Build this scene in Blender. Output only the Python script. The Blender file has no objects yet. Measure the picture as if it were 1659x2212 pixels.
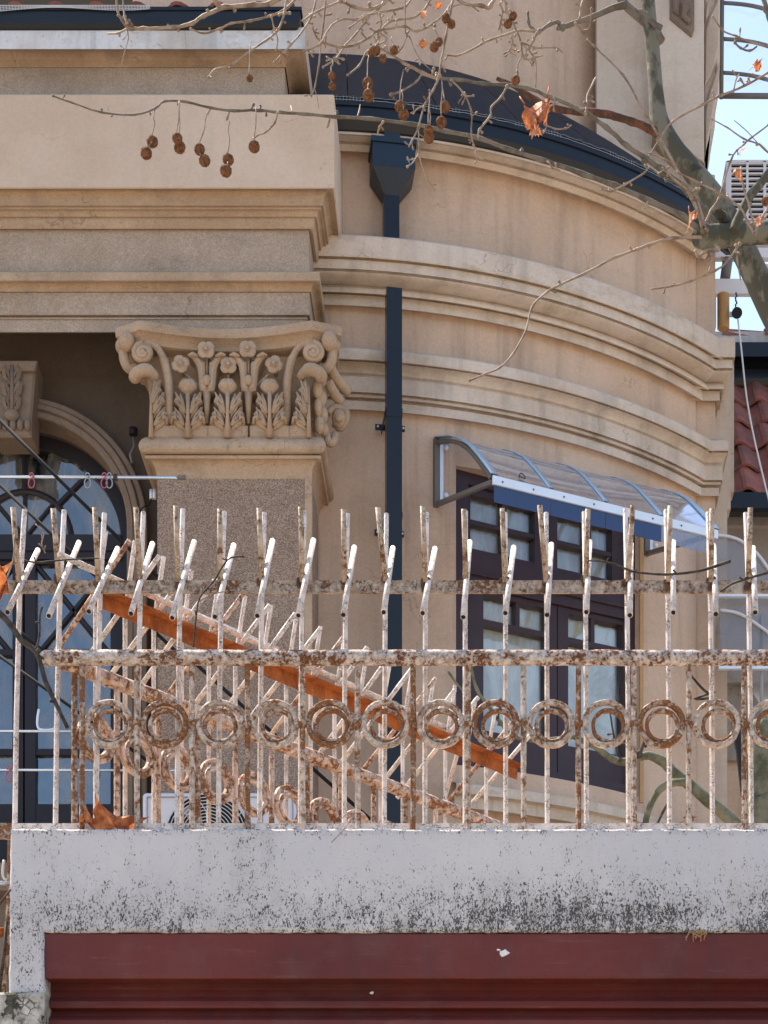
import bpy, bmesh, math, random
from mathutils import Vector, Matrix
random.seed(7)
S = bpy.context.scene
COL = S.collection
EYE, F, CX, HY = 1.6, 4400.0, 1050.0, 3200.0

# ------------------------------------------------------------------ camera, sky, sun, exposure
cam = bpy.data.cameras.new('camera'); camo = bpy.data.objects.new('camera', cam); COL.objects.link(camo)
camo.location = (0, 0, EYE); camo.rotation_euler = (math.pi/2, 0, 0)
cam.sensor_fit = 'VERTICAL'; cam.sensor_height = 36; cam.lens = F/2212*36
cam.shift_x = -(CX-829.5)/2212; cam.shift_y = (HY-1106)/2212
cam.clip_start = .1; cam.clip_end = 500
S.camera = camo
SUN_EL = math.radians(60); SUN_DIR = Vector((-.80*math.cos(SUN_EL), .60*math.cos(SUN_EL), math.sin(SUN_EL)))
w = bpy.data.worlds.new('World'); S.world = w; w.use_nodes = True
wn = w.node_tree.nodes; sky = wn.new('ShaderNodeTexSky'); sky.sky_type = 'NISHITA'; sky.sun_disc = False
sky.sun_elevation = SUN_EL; sky.sun_rotation = math.atan2(SUN_DIR.x, SUN_DIR.y)
sky.air_density = 1.0; sky.dust_density = 2.0; sky.ozone_density = 1.0
wn['Background'].inputs['Strength'].default_value = .13
w.node_tree.links.new(sky.outputs[0], wn['Background'].inputs['Color'])
sun = bpy.data.lights.new('sun', 'SUN'); suno = bpy.data.objects.new('sun', sun); COL.objects.link(suno)
sun.energy = 4.2; sun.angle = math.radians(.5); sun.color = (1, .88, .74)
suno.rotation_euler = SUN_DIR.to_track_quat('Z', 'Y').to_euler()
S.view_settings.view_transform = 'Standard'; S.view_settings.look = 'None'
S.view_settings.gamma = 1; S.view_settings.exposure = 1.4; S.view_settings.use_curve_mapping = False

# ------------------------------------------------------------------ materials
class N:
    def __init__(s, name):
        s.m = bpy.data.materials.new(name); s.m.use_nodes = True
        s.t = s.m.node_tree; s.b = s.t.nodes['Principled BSDF']; s.b.inputs['Specular IOR Level'].default_value = .25
        s.tc = s.t.nodes.new('ShaderNodeTexCoord'); s.oi = s.t.nodes.new('ShaderNodeObjectInfo')
        mm = s.mth('MULTIPLY', s.oi.outputs['Random'], 37.0)
        ad = s.t.nodes.new('ShaderNodeVectorMath'); ad.operation = 'ADD'
        s.l(s.tc.outputs['Object'], ad.inputs[0]); s.l(mm, ad.inputs[1]); s.v = ad.outputs[0]
        s.raw = s.tc.outputs['Object']
    def l(s, a, b): s.t.links.new(a, b)
    def put(s, sock, v):
        if isinstance(v, (int, float)): sock.default_value = v
        elif isinstance(v, (tuple, list)): sock.default_value = tuple(v) + ((1,) if len(v) == 3 and len(sock.default_value) == 4 else ())
        else: s.l(v, sock)
    def mth(s, op, a, b=0.0, c=None, clamp=False):
        n = s.t.nodes.new('ShaderNodeMath'); n.operation = op; n.use_clamp = clamp
        s.put(n.inputs[0], a); s.put(n.inputs[1], b)
        if c is not None: s.put(n.inputs[2], c)
        return n.outputs[0]
    def noise(s, scale, detail=3, rough=.55, stretch=None, raw=False, dist=0):
        n = s.t.nodes.new('ShaderNodeTexNoise'); n.inputs['Scale'].default_value = scale
        n.inputs['Detail'].default_value = detail; n.inputs['Roughness'].default_value = rough; n.inputs['Distortion'].default_value = dist
        v = s.raw if raw else s.v
        if stretch:
            mp = s.t.nodes.new('ShaderNodeVectorMath'); mp.operation = 'MULTIPLY'; s.l(v, mp.inputs[0]); mp.inputs[1].default_value = stretch; v = mp.outputs[0]
        s.l(v, n.inputs['Vector']); return n.outputs[0]
    def voro(s, scale, feature='F1', stretch=None):
        n = s.t.nodes.new('ShaderNodeTexVoronoi'); n.inputs['Scale'].default_value = scale; n.feature = feature
        v = s.v
        if stretch:
            mp = s.t.nodes.new('ShaderNodeVectorMath'); mp.operation = 'MULTIPLY'; s.l(v, mp.inputs[0]); mp.inputs[1].default_value = stretch; v = mp.outputs[0]
        s.l(v, n.inputs['Vector']); return n.outputs[0], (n.outputs[1] if feature == 'F1' else None)
    def ramp(s, v, lo, hi):
        n = s.t.nodes.new('ShaderNodeMapRange'); n.interpolation_type = 'SMOOTHSTEP'
        s.put(n.inputs[0], v); s.put(n.inputs[1], lo); s.put(n.inputs[2], hi); return n.outputs[0]
    def mix(s, f, a, b, mode='MIX'):
        n = s.t.nodes.new('ShaderNodeMix'); n.data_type = 'RGBA'; n.blend_type = mode
        s.put(n.inputs[0], f); s.put(n.inputs[6], a); s.put(n.inputs[7], b); return n.outputs[2]
    def sep(s, v, i):
        n = s.t.nodes.new('ShaderNodeSeparateXYZ'); s.l(v, n.inputs[0]); return n.outputs[i]
    def gain(s, col, f):
        n = s.t.nodes.new('ShaderNodeVectorMath'); n.operation = 'SCALE'; s.put(n.inputs[0], col); s.put(n.inputs['Scale'], f); return n.outputs[0]
    def bump(s, h, strength=.3, dist=.01):
        n = s.t.nodes.new('ShaderNodeBump'); n.inputs['Strength'].default_value = strength; n.inputs['Distance'].default_value = dist
        s.l(h, n.inputs['Height']); s.l(n.outputs[0], s.b.inputs['Normal'])
    def done(s, col, rough=.85, metal=0.0):
        s.put(s.b.inputs['Base Color'], col); s.put(s.b.inputs['Roughness'], rough); s.b.inputs['Metallic'].default_value = metal
        return s.m

def stucco(name, a, b, blot=1.6, grain=150, gamt=.12, streak=.12, bump=.25, stain=None, stamt=.5):
    n = N(name)
    c = n.mix(n.ramp(n.noise(blot, 5, .6), .35, .68), a, b)
    st = n.ramp(n.noise(1.0, 4, .65, (5, 5, .45)), .45, .75)
    c = n.mix(n.mth('MULTIPLY', st, streak*2), c, tuple(x*.55 for x in a))
    if stain:
        sm = n.ramp(n.noise(2.6, 7, .72, (1, 1, 2.2)), .5, .72)
        c = n.mix(n.mth('MULTIPLY', sm, stamt), c, stain)
    dr = n.mth('MULTIPLY', n.ramp(n.noise(1.0, 5, .7, (13, 13, .55)), .53, .72), n.ramp(n.noise(1.1, 3, .6), .42, .62))
    c = n.mix(n.mth('MULTIPLY', dr, min(.5, streak*1.5)), c, tuple(x*.5 for x in a))
    cv = n.t.nodes.new('ShaderNodeTexVoronoi'); cv.feature = 'DISTANCE_TO_EDGE'; cv.inputs['Scale'].default_value = 1.5
    cn = n.t.nodes.new('ShaderNodeTexNoise'); cn.inputs['Scale'].default_value = 5; cn.inputs['Detail'].default_value = 6; n.l(n.v, cn.inputs['Vector'])
    c1 = n.t.nodes.new('ShaderNodeVectorMath'); c1.operation = 'SCALE'; c1.inputs['Scale'].default_value = .45; n.l(cn.outputs['Color'], c1.inputs[0])
    c2 = n.t.nodes.new('ShaderNodeVectorMath'); c2.operation = 'ADD'; n.l(n.v, c2.inputs[0]); n.l(c1.outputs[0], c2.inputs[1]); n.l(c2.outputs[0], cv.inputs['Vector'])
    ck = n.mth('MULTIPLY', n.mth('SUBTRACT', 1.0, n.ramp(cv.outputs[0], .0015, .006)), n.ramp(n.noise(1.6, 2, .5), .52, .6))
    c = n.mix(n.mth('MULTIPLY', ck, .45), c, tuple(x*.3 for x in b))
    pt_ = n.ramp(n.noise(9, 5, .7), .60, .70); c = n.mix(n.mth('MULTIPLY', pt_, .22), c, tuple(min(.75, x*1.25) for x in b))
    g = n.noise(grain, 3, .7); g2 = n.noise(grain*.28, 4, .7)
    c = n.gain(c, n.mth('ADD', n.mth('MULTIPLY_ADD', g, gamt*4, .86-gamt*2), n.mth('MULTIPLY', g2, .28)))
    if stain: c = n.mix(n.mth('MULTIPLY', n.ramp(n.noise(55, 4, .7), .60, .70), min(.6, stamt)), c, stain)
    n.bump(n.mth('ADD', g, g2), bump, .007)
    return n.done(c, .92)

def pebbledash(name, base, dark, light, sc=85):
    n = N(name)
    d, colr = n.voro(sc, 'F1')
    r = n.sep(colr, 0)
    c = n.mix(n.ramp(r, .45, .95), dark, base); c = n.mix(n.ramp(n.sep(colr, 1), .72, .9), c, light)
    spots = n.ramp(n.noise(110, 2, .5), .6, .68)
    c = n.mix(n.mth('MULTIPLY', spots, .55), c, tuple(x*.25 for x in dark))
    c = n.gain(c, n.mth('MULTIPLY_ADD', n.noise(2.2, 4, .6), .7, .65))
    n.bump(d, .55, .012)
    return n.done(c, .95)

def peel(name, paint, dirt, rust, rust2, amount, sc=22, gloss=.55, low=None):
    # flaking paint: chips with crisp rims over two browns of rust, a net of cracks and grime on what is left of the paint
    n = N(name)
    f = n.mth('ADD', n.mth('MULTIPLY', n.noise(sc*1.5, 6, .66), .62), n.mth('MULTIPLY', n.noise(sc*.3, 3, .6), .38))
    if low: f = n.mth('ADD', f, n.mth('MULTIPLY', n.ramp(n.sep(n.raw, 2), low[0], low[1]), low[2]))
    chip = n.ramp(f, 1-amount-.008, 1-amount+.008)
    halo = n.ramp(f, 1-amount-.13, 1-amount)
    p = n.mix(n.ramp(n.noise(sc*1.3, 5, .7), .42, .68), paint, dirt)
    p = n.mix(n.mth('MULTIPLY', halo, .5), p, rust2)
    wv = n.t.nodes.new('ShaderNodeTexVoronoi'); wv.feature = 'DISTANCE_TO_EDGE'; wv.inputs['Scale'].default_value = sc*3.2
    wob = n.t.nodes.new('ShaderNodeVectorMath'); wob.operation = 'ADD'; n.l(n.v, wob.inputs[0])
    wn_ = n.t.nodes.new('ShaderNodeTexNoise'); wn_.inputs['Scale'].default_value = sc*2; n.l(n.v, wn_.inputs['Vector'])
    ws = n.t.nodes.new('ShaderNodeVectorMath'); ws.operation = 'SCALE'; ws.inputs['Scale'].default_value = .02; n.l(wn_.outputs['Color'], ws.inputs[0]); n.l(ws.outputs[0], wob.inputs[1])
    n.l(wob.outputs[0], wv.inputs['Vector'])
    crack = n.mth('MULTIPLY', n.mth('SUBTRACT', 1.0, n.ramp(wv.outputs[0], .02, .075)), n.ramp(n.noise(sc*.8, 4, .6), .42, .60))
    p = n.mix(n.mth('MULTIPLY', crack, .8), p, tuple(x*.45 for x in rust))
    r = n.mix(n.ramp(n.noise(sc*3.5, 5, .72), .35, .65), rust, rust2)
    r = n.mix(n.mth('MULTIPLY', n.ramp(n.noise(sc*5, 4, .7), .52, .7), .7), r, tuple(x*.4 for x in rust))
    c = n.mix(chip, p, r)
    n.bump(n.mth('SUBTRACT', n.mth('MULTIPLY', n.noise(sc*4, 4, .65), .6), n.mth('MAXIMUM', chip, crack)), .8, .005)
    return n.done(c, n.mix(chip, (gloss,)*3, (.95,)*3))

def plain(name, col, rough=.5, var=.12, sc=8, metal=0.0, bump=0, spec=.3):
    n = N(name)
    c = n.gain(col, n.mth('MULTIPLY_ADD', n.noise(sc, 5, .6), var*4, 1-var*2))
    if bump: n.bump(n.noise(sc*9, 3, .6), bump, .004)
    n.b.inputs['Specular IOR Level'].default_value = spec
    return n.done(c, rough, metal)

def glassy(name, tint, gl, trans=1.0, rough=.02, ripple=0, body=(.75, .78, .82), gcol=(.9, .95, 1), dirt=0):
    m = bpy.data.materials.new(name); m.use_nodes = True; t = m.node_tree; t.nodes.clear()
    o = t.nodes.new('ShaderNodeOutputMaterial'); tr = t.nodes.new('ShaderNodeBsdfTransparent'); tr.inputs[0].default_value = (*tint, 1)
    g = t.nodes.new('ShaderNodeBsdfGlossy'); g.inputs['Roughness'].default_value = rough; g.inputs['Color'].default_value = (*gcol, 1)
    fr = t.nodes.new('ShaderNodeFresnel'); fr.inputs[0].default_value = 1.5
    ad = t.nodes.new('ShaderNodeMath'); ad.use_clamp = True; ad.inputs[1].default_value = gl; t.links.new(fr.outputs[0], ad.inputs[0])
    mx = t.nodes.new('ShaderNodeMixShader'); t.links.new(ad.outputs[0], mx.inputs[0]); t.links.new(tr.outputs[0], mx.inputs[1]); t.links.new(g.outputs[0], mx.inputs[2])
    out = mx.outputs[0]
    if trans < 1:
        df = t.nodes.new('ShaderNodeBsdfTranslucent'); df.inputs[0].default_value = (*body, 1)
        d2 = t.nodes.new('ShaderNodeBsdfDiffuse'); d2.inputs[0].default_value = (*body, 1)
        m3 = t.nodes.new('ShaderNodeMixShader'); t.links.new(df.outputs[0], m3.inputs[1]); t.links.new(d2.outputs[0], m3.inputs[2])
        m2 = t.nodes.new('ShaderNodeMixShader'); m2.inputs[0].default_value = trans
        t.links.new(m3.outputs[0], m2.inputs[1]); t.links.new(out, m2.inputs[2]); out = m2.outputs[0]
    if ripple:
        tc = t.nodes.new('ShaderNodeTexCoord'); nz = t.nodes.new('ShaderNodeTexNoise'); nz.inputs['Scale'].default_value = 5; t.links.new(tc.outputs['Object'], nz.inputs['Vector'])
        bp = t.nodes.new('ShaderNodeBump'); bp.inputs['Strength'].default_value = ripple; bp.inputs['Distance'].default_value = .02
        t.links.new(nz.outputs[0], bp.inputs['Height']); t.links.new(bp.outputs[0], g.inputs['Normal'])
    if dirt:
        tc = t.nodes.new('ShaderNodeTexCoord'); vm = t.nodes.new('ShaderNodeVectorMath'); vm.operation = 'MULTIPLY'; vm.inputs[1].default_value = (7, 7, 2.6); t.links.new(tc.outputs['Object'], vm.inputs[0])
        nz = t.nodes.new('ShaderNodeTexNoise'); nz.inputs['Scale'].default_value = 1.0; nz.inputs['Detail'].default_value = 6; nz.inputs['Roughness'].default_value = .66; nz.inputs['Distortion'].default_value = .8; t.links.new(vm.outputs[0], nz.inputs['Vector'])
        mr = t.nodes.new('ShaderNodeMapRange'); mr.inputs[1].default_value = .42; mr.inputs[2].default_value = .72; mr.inputs[4].default_value = dirt; t.links.new(nz.outputs[0], mr.inputs[0])
        dd = t.nodes.new('ShaderNodeBsdfDiffuse'); dd.inputs[0].default_value = (.42, .40, .36, 1)
        m4 = t.nodes.new('ShaderNodeMixShader'); t.links.new(mr.outputs[0], m4.inputs[0]); t.links.new(out, m4.inputs[1]); t.links.new(dd.outputs[0], m4.inputs[2]); out = m4.outputs[0]
    t.links.new(out, o.inputs[0]); return m

def leafy(name, a, b):
    n = N(name)
    c = n.mix(n.ramp(n.noise(30, 4, .6), .35, .65), a, b)
    n.done(c, .55)
    tr = n.t.nodes.new('ShaderNodeBsdfTranslucent'); n.l(c, tr.inputs[0])
    mx = n.t.nodes.new('ShaderNodeMixShader'); mx.inputs[0].default_value = .5
    o = n.t.nodes['Material Output']; n.l(n.b.outputs[0], mx.inputs[1]); n.l(tr.outputs[0], mx.inputs[2]); n.l(mx.outputs[0], o.inputs[0])
    return n.m

def parapet_mat():
    n = N('mouldy_white_paint')
    z = n.sep(n.raw, 2)
    c = n.mix(n.ramp(n.noise(1.7, 5, .6), .38, .66), (.58, .56, .56), (.635, .61, .59))
    # black mould: dense above the lower edge, thinner upwards, with run-down columns and a dirty top arris
    band = n.mth('SUBTRACT', 1.0, n.ramp(z, PZB+.0, PZB+.30))
    patch = n.ramp(n.noise(2.6, 4, .6, (1, 1, .5), raw=True), .34, .62)
    right = n.ramp(n.sep(n.raw, 0), -1.6, .2)
    cols_ = n.ramp(n.noise(4.2, 5, .62, (1, 1, .10), raw=True), .47, .70)
    cols_ = n.mth('MULTIPLY', cols_, n.mth('MULTIPLY_ADD', n.noise(3.0, 3, .6, raw=True), 1.2, -.1))
    top = n.mth('MULTIPLY', n.ramp(z, PZT-.035, PZT), .42)
    amt = n.mth('MULTIPLY', n.mth('MULTIPLY', n.mth('POWER', band, 1.15), n.mth('MULTIPLY_ADD', patch, .55, .5)), n.mth('MULTIPLY_ADD', right, .45, .62))
    amt = n.mth('MAXIMUM', n.mth('MAXIMUM', amt, n.mth('MULTIPLY', cols_, .75)), top)
    fl = n.mth('ADD', n.mth('MULTIPLY', n.noise(150, 5, .66, (1.1, 1, .62), raw=True, dist=.8), .70), n.mth('MULTIPLY', n.noise(34, 4, .6, (1, 1, .55), raw=True), .30))
    amt = n.mth('MINIMUM', amt, .8)
    thr = n.mth('MULTIPLY_ADD', amt, -.15, .608)
    mk = n.ramp(n.mth('SUBTRACT', fl, thr), -.016, .022)
    soft = n.mth('MULTIPLY', amt, n.mth('MULTIPLY', n.ramp(n.noise(15, 6, .72, (1, 1, .5), raw=True), .34, .60), .6))
    c = n.mix(soft, c, (.25, .235, .205)); c = n.mix(n.mth('MULTIPLY', mk, .9), c, (.035, .034, .031))
    yel = n.ramp(n.noise(1.3, 4, .6, (1, 1, .6), raw=True), .5, .72)
    c = n.mix(n.mth('MULTIPLY', yel, .35), c, (.50, .45, .37))
    g = n.noise(150, 3, .65, raw=True)
    n.bump(n.mth('ADD', g, n.mth('MULTIPLY', n.noise(42, 5, .65, (.7, 1, 2), raw=True), 1.8)), .6, .006)
    return n.done(c, .9)

PZT = EYE + 1410*7/F; PZB = EYE + (HY-2013)*7/F
M = {}
M['stucco'] = stucco('beige_stucco', (.61, .445, .325), (.54, .38, .268), streak=.3, stain=(.40, .29, .20), stamt=.4)
M['trim'] = stucco('pale_cornice_render', (.63, .53, .435), (.56, .45, .35), 2.2, 120, .09, .34, .25, stain=(.37, .28, .175), stamt=.7)
M['stone'] = stucco('sandy_cast_stone', (.51, .37, .25), (.43, .30, .195), 2.6, 170, .22, .2, .7, stain=(.22, .165, .11), stamt=.6)
M['block'] = stucco('smooth_pinkish_render', (.60, .465, .35), (.54, .405, .295), 1.8, 150, .1, .08, .2, stain=(.4, .31, .23), stamt=.25)
M['whitefascia'] = stucco('weathered_white_render', (.62, .61, .60), (.50, .45, .39), 4, 140, .1, .4, .25, stain=(.34, .27, .185), stamt=.8)
M['dash'] = pebbledash('pebbledash', (.41, .30, .22), (.25, .175, .125), (.48, .37, .29), 210)
M['frieze'] = stucco('grainy_grey_render', (.43, .335, .255), (.36, .275, .20), 3, 105, .34, .12, .6, stain=(.2, .165, .135), stamt=.45)
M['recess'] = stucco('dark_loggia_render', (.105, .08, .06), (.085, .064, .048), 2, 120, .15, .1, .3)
M['arch'] = stucco('arch_stone', (.23, .17, .125), (.19, .14, .10), 3, 130, .15, .1, .3, stain=(.17, .13, .1))
M['palewall'] = stucco('pale_pier_render', (.58, .48, .385), (.53, .42, .32), 1.5, 130, .07, .2, .15, stain=(.42, .32, .19), stamt=.5)
M['black'] = plain('black_gutter_paint', (.007, .009, .012), .32, .25, 7, bump=.08, spec=.4)
M['roofskin'] = plain('dark_navy_roofing', (.004, .009, .016), .6, .15, 3, spec=.15)
M['bluehopper'] = plain('blue_black_enamel', (.010, .022, .038), .38, .12, 4, spec=.4)
M['parapet'] = parapet_mat()
M['stub'] = peel('grimy_white_render', (.58, .54, .48), (.36, .33, .27), (.03, .03, .022), (.13, .115, .085), .455, 11, .9)
n = N('maroon_gate_paint'); cc = n.mix(n.ramp(n.noise(1.2, 5, .6), .4, .66), (.145, .030, .025), (.108, .024, .021))
cc = n.mix(n.mth('MULTIPLY', n.ramp(n.noise(3, 5, .7, (2.5, 1, .25), raw=True), .52, .75), .4), cc, (.05, .025, .027)); cc = n.mix(n.mth('MULTIPLY', n.ramp(n.noise(22, 6, .7, (.25, 1, 3), raw=True), .56, .72), .45), cc, (.19, .085, .075))
cc = n.mix(n.ramp(n.noise(120, 3, .7, raw=True), .66, .70), cc, (.035, .014, .014)); cc = n.mix(n.mth('MULTIPLY', n.ramp(n.noise(5, 4, .6, raw=True), .45, .7), .3), cc, (.16, .07, .062))
n.bump(n.mth('ADD', n.noise(60, 3, .6), n.mth('MULTIPLY', n.noise(3, 3, .6), 2.0)), .25, .004); M['maroon'] = n.done(cc, n.mth('MULTIPLY_ADD', n.noise(7, 4, .6), .4, .28))
M['peel'] = peel('peeling_white_paint', (.62, .535, .455), (.47, .36, .26), (.16, .06, .022), (.32, .15, .06), .44, 42)
M['peelheavy'] = peel('rusty_peeling_paint', (.54, .46, .385), (.38, .27, .18), (.15, .055, .020), (.30, .135, .055), .505, 42)
M['peellight'] = peel('chipped_white_tube', (.77, .675, .60), (.66, .565, .48), (.10, .045, .022), (.36, .19, .09), .335, 30, .45)
M['peelshade'] = peel('chipped_shaded_tube', (.55, .44, .33), (.38, .27, .17), (.09, .04, .018), (.26, .13, .055), .43, 26)  # browner tone paints in the underside shade of the forward-leaning spikes; chips are wear
M['pipe'] = peel('flaking_rail_paint', (.64, .585, .545), (.46, .355, .265), (.07, .026, .022), (.28, .13, .058), .46, 40)
M['rail'] = peel('stained_bar_paint', (.50, .42, .34), (.35, .26, .175), (.11, .048, .022), (.24, .12, .055), .435, 40)
M['warmpipe'] = peel('salmon_flaking_rail', (.68, .52, .42), (.56, .38, .27), (.11, .045, .025), (.36, .16, .07), .455, 26)
n = N('orange_rust_iron'); cc = n.mix(n.ramp(n.noise(14, 6, .65, (1, 1, .4)), .35, .65), (.42, .125, .03), (.22, .06, .018))
n.bump(n.noise(60, 4, .6), .4, .004); M['rust'] = n.done(n.mix(n.mth('MULTIPLY', n.ramp(n.noise(70, 3, .6), .55, .7), .5), cc, (.50, .22, .085)), .9)
M['wood'] = plain('dark_plum_wood', (.048, .028, .032), .45, .14, 9, spec=.35)
M['doorwood'] = plain('blackish_door_wood', (.022, .018, .022), .5, .14, 9)
M['glass'] = glassy('window_glass', (.96, .98, .97), .05, ripple=.08, dirt=.25)
M['doorglass'] = glassy('bluish_door_glass', (.40, .48, .54), .24, ripple=.25, gcol=(.60, .62, .62), dirt=.55)
M['poly'] = glassy('clear_polycarbonate', (.80, .85, .95), .03, .70, .06, body=(.50, .57, .70), dirt=.25)
M['polyclear'] = glassy('clear_canopy_sheet', (.93, .95, .97), .0, .95, .06)
M['polyblue'] = glassy('blue_polycarbonate_edge', (.10, .17, .42), .05, .55, .05, body=(.13, .21, .42))
M['polyhazy'] = glassy('hazy_polycarbonate', (.86, .86, .86), .02, .72, .15, body=(.52, .50, .485))
M['alu'] = plain('white_aluminium', (.72, .78, .84), .35, .05, 6, .2)
M['alublue'] = plain('bluish_aluminium', (.42, .58, .72), .3, .06, 6, .4)
M['bracket'] = plain('grey_brown_steel', (.16, .145, .13), .5, .1, 8)
M['curtain'] = plain('white_curtain', (.86, .83, .74), .9, .08, 3)
M['curtainblue'] = plain('pale_blue_curtain', (.30, .33, .36), .9, .12, 3)
M['acwhite'] = plain('air_conditioner_white', (.66, .64, .64), .45, .04, 5)
M['dark'] = plain('dark_void', (.012, .012, .014), .7, .1, 8)
M['wire'] = plain('pale_wire', (.62, .62, .60), .5, .05, 30)
M['net'] = plain('white_netting', (.55, .56, .57), .7, .05, 30)
M['cable'] = plain('dark_cable', (.016, .017, .018), .8, .1, 20, spec=.1)
M['steel'] = plain('laundry_steel', (.62, .66, .68), .22, .08, 12, .8)
M['pink'] = plain('pink_plastic', (.48, .10, .13), .4, .05, 20)
M['greyplastic'] = plain('grey_plastic', (.30, .32, .34), .5, .05, 20)
M['hose'] = plain('tan_hose', (.44, .26, .11), .6, .12, 20)
n = N('roof_tile_clay'); cc = n.mix(n.ramp(n.noise(6, 5, .6), .35, .68), (.33, .115, .08), (.19, .08, .065)); n.bump(n.noise(50, 3, .6), .3, .005)
cc = n.gain(cc, n.mth('MULTIPLY_ADD', n.oi.outputs['Random'], .55, .7)); M['tile'] = n.done(cc, .8)
n = N('plane_bark'); a = n.noise(16, 5, .6, (1, 1, .6)); cc = n.mix(n.ramp(a, .46, .55), (.078, .074, .052), (.175, .162, .12))
cc = n.mix(n.ramp(n.noise(9, 4, .6), .58, .64), cc, (.048, .044, .03)); n.bump(n.noise(70, 4, .6), .5, .004); M['bark'] = n.done(cc, .85)
n = N('grey_bark'); cc = n.mix(n.ramp(n.noise(25, 5, .65), .4, .64), (.19, .165, .13), (.105, .088, .068)); n.bump(n.noise(140, 3, .6), .4, .003); M['branch'] = n.done(cc, .8)
n = N('twig_bark'); cc = n.mix(n.ramp(n.noise(30, 5, .65), .4, .66), (.33, .25, .18), (.17, .115, .075)); n.bump(n.noise(200, 2, .6), .4, .002); M['twig'] = n.done(cc, .7)
n = N('dead_bark'); cc = n.mix(n.ramp(n.noise(40, 5, .65), .4, .62), (.17, .075, .045), (.07, .045, .035)); n.bump(n.noise(90, 4, .6), .7, .006); M['dead'] = n.done(cc, .95)
n = N('dark_twig_bark'); cc = n.mix(n.ramp(n.noise(40, 5, .65), .4, .62), (.075, .06, .045), (.03, .025, .022)); M['darktwig'] = n.done(cc, .8)
n = N('mossy_bark'); cc = n.mix(n.ramp(n.noise(12, 6, .65), .38, .64), (.19, .18, .12), (.08, .085, .05)); n.bump(n.noise(60, 4, .6), .7, .008); M['moss'] = n.done(cc, .9)
n = N('seed_ball_fuzz'); cc = n.mix(n.ramp(n.noise(160, 3, .7), .4, .62), (.21, .095, .042), (.10, .045, .022)); n.bump(n.noise(320, 2, .6), .8, .003); M['ball'] = n.done(cc, .95)
M['leaf'] = leafy('dry_orange_leaf', (.66, .26, .09), (.36, .10, .035))
M['darkleaf'] = leafy('dark_dead_leaf', (.10, .05, .03), (.05, .028, .02))
M['paper'] = plain('torn_paper', (.72, .70, .68), .8, .1, 40)
M['street'] = stucco('pale_paving', (.30, .26, .21), (.25, .215, .175), .6, 40, .1, 0, .2)
M['slab'] = stucco('terrace_screed', (.50, .42, .34), (.42, .35, .28), 1, 60, .1, .05, .2)
M['greywall'] = stucco('grey_neighbour_render', (.36, .31, .265), (.30, .255, .21), 1.5, 110, .1, .25, .2, stain=(.2, .16, .11))

# ------------------------------------------------------------------ mesh helpers
def P(px, py, Y): return Vector(((px-CX)*Y/F, Y, EYE+(HY-py)*Y/F))
def X(px, Y): return (px-CX)*Y/F
def Z(py, Y): return EYE+(HY-py)*Y/F

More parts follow.
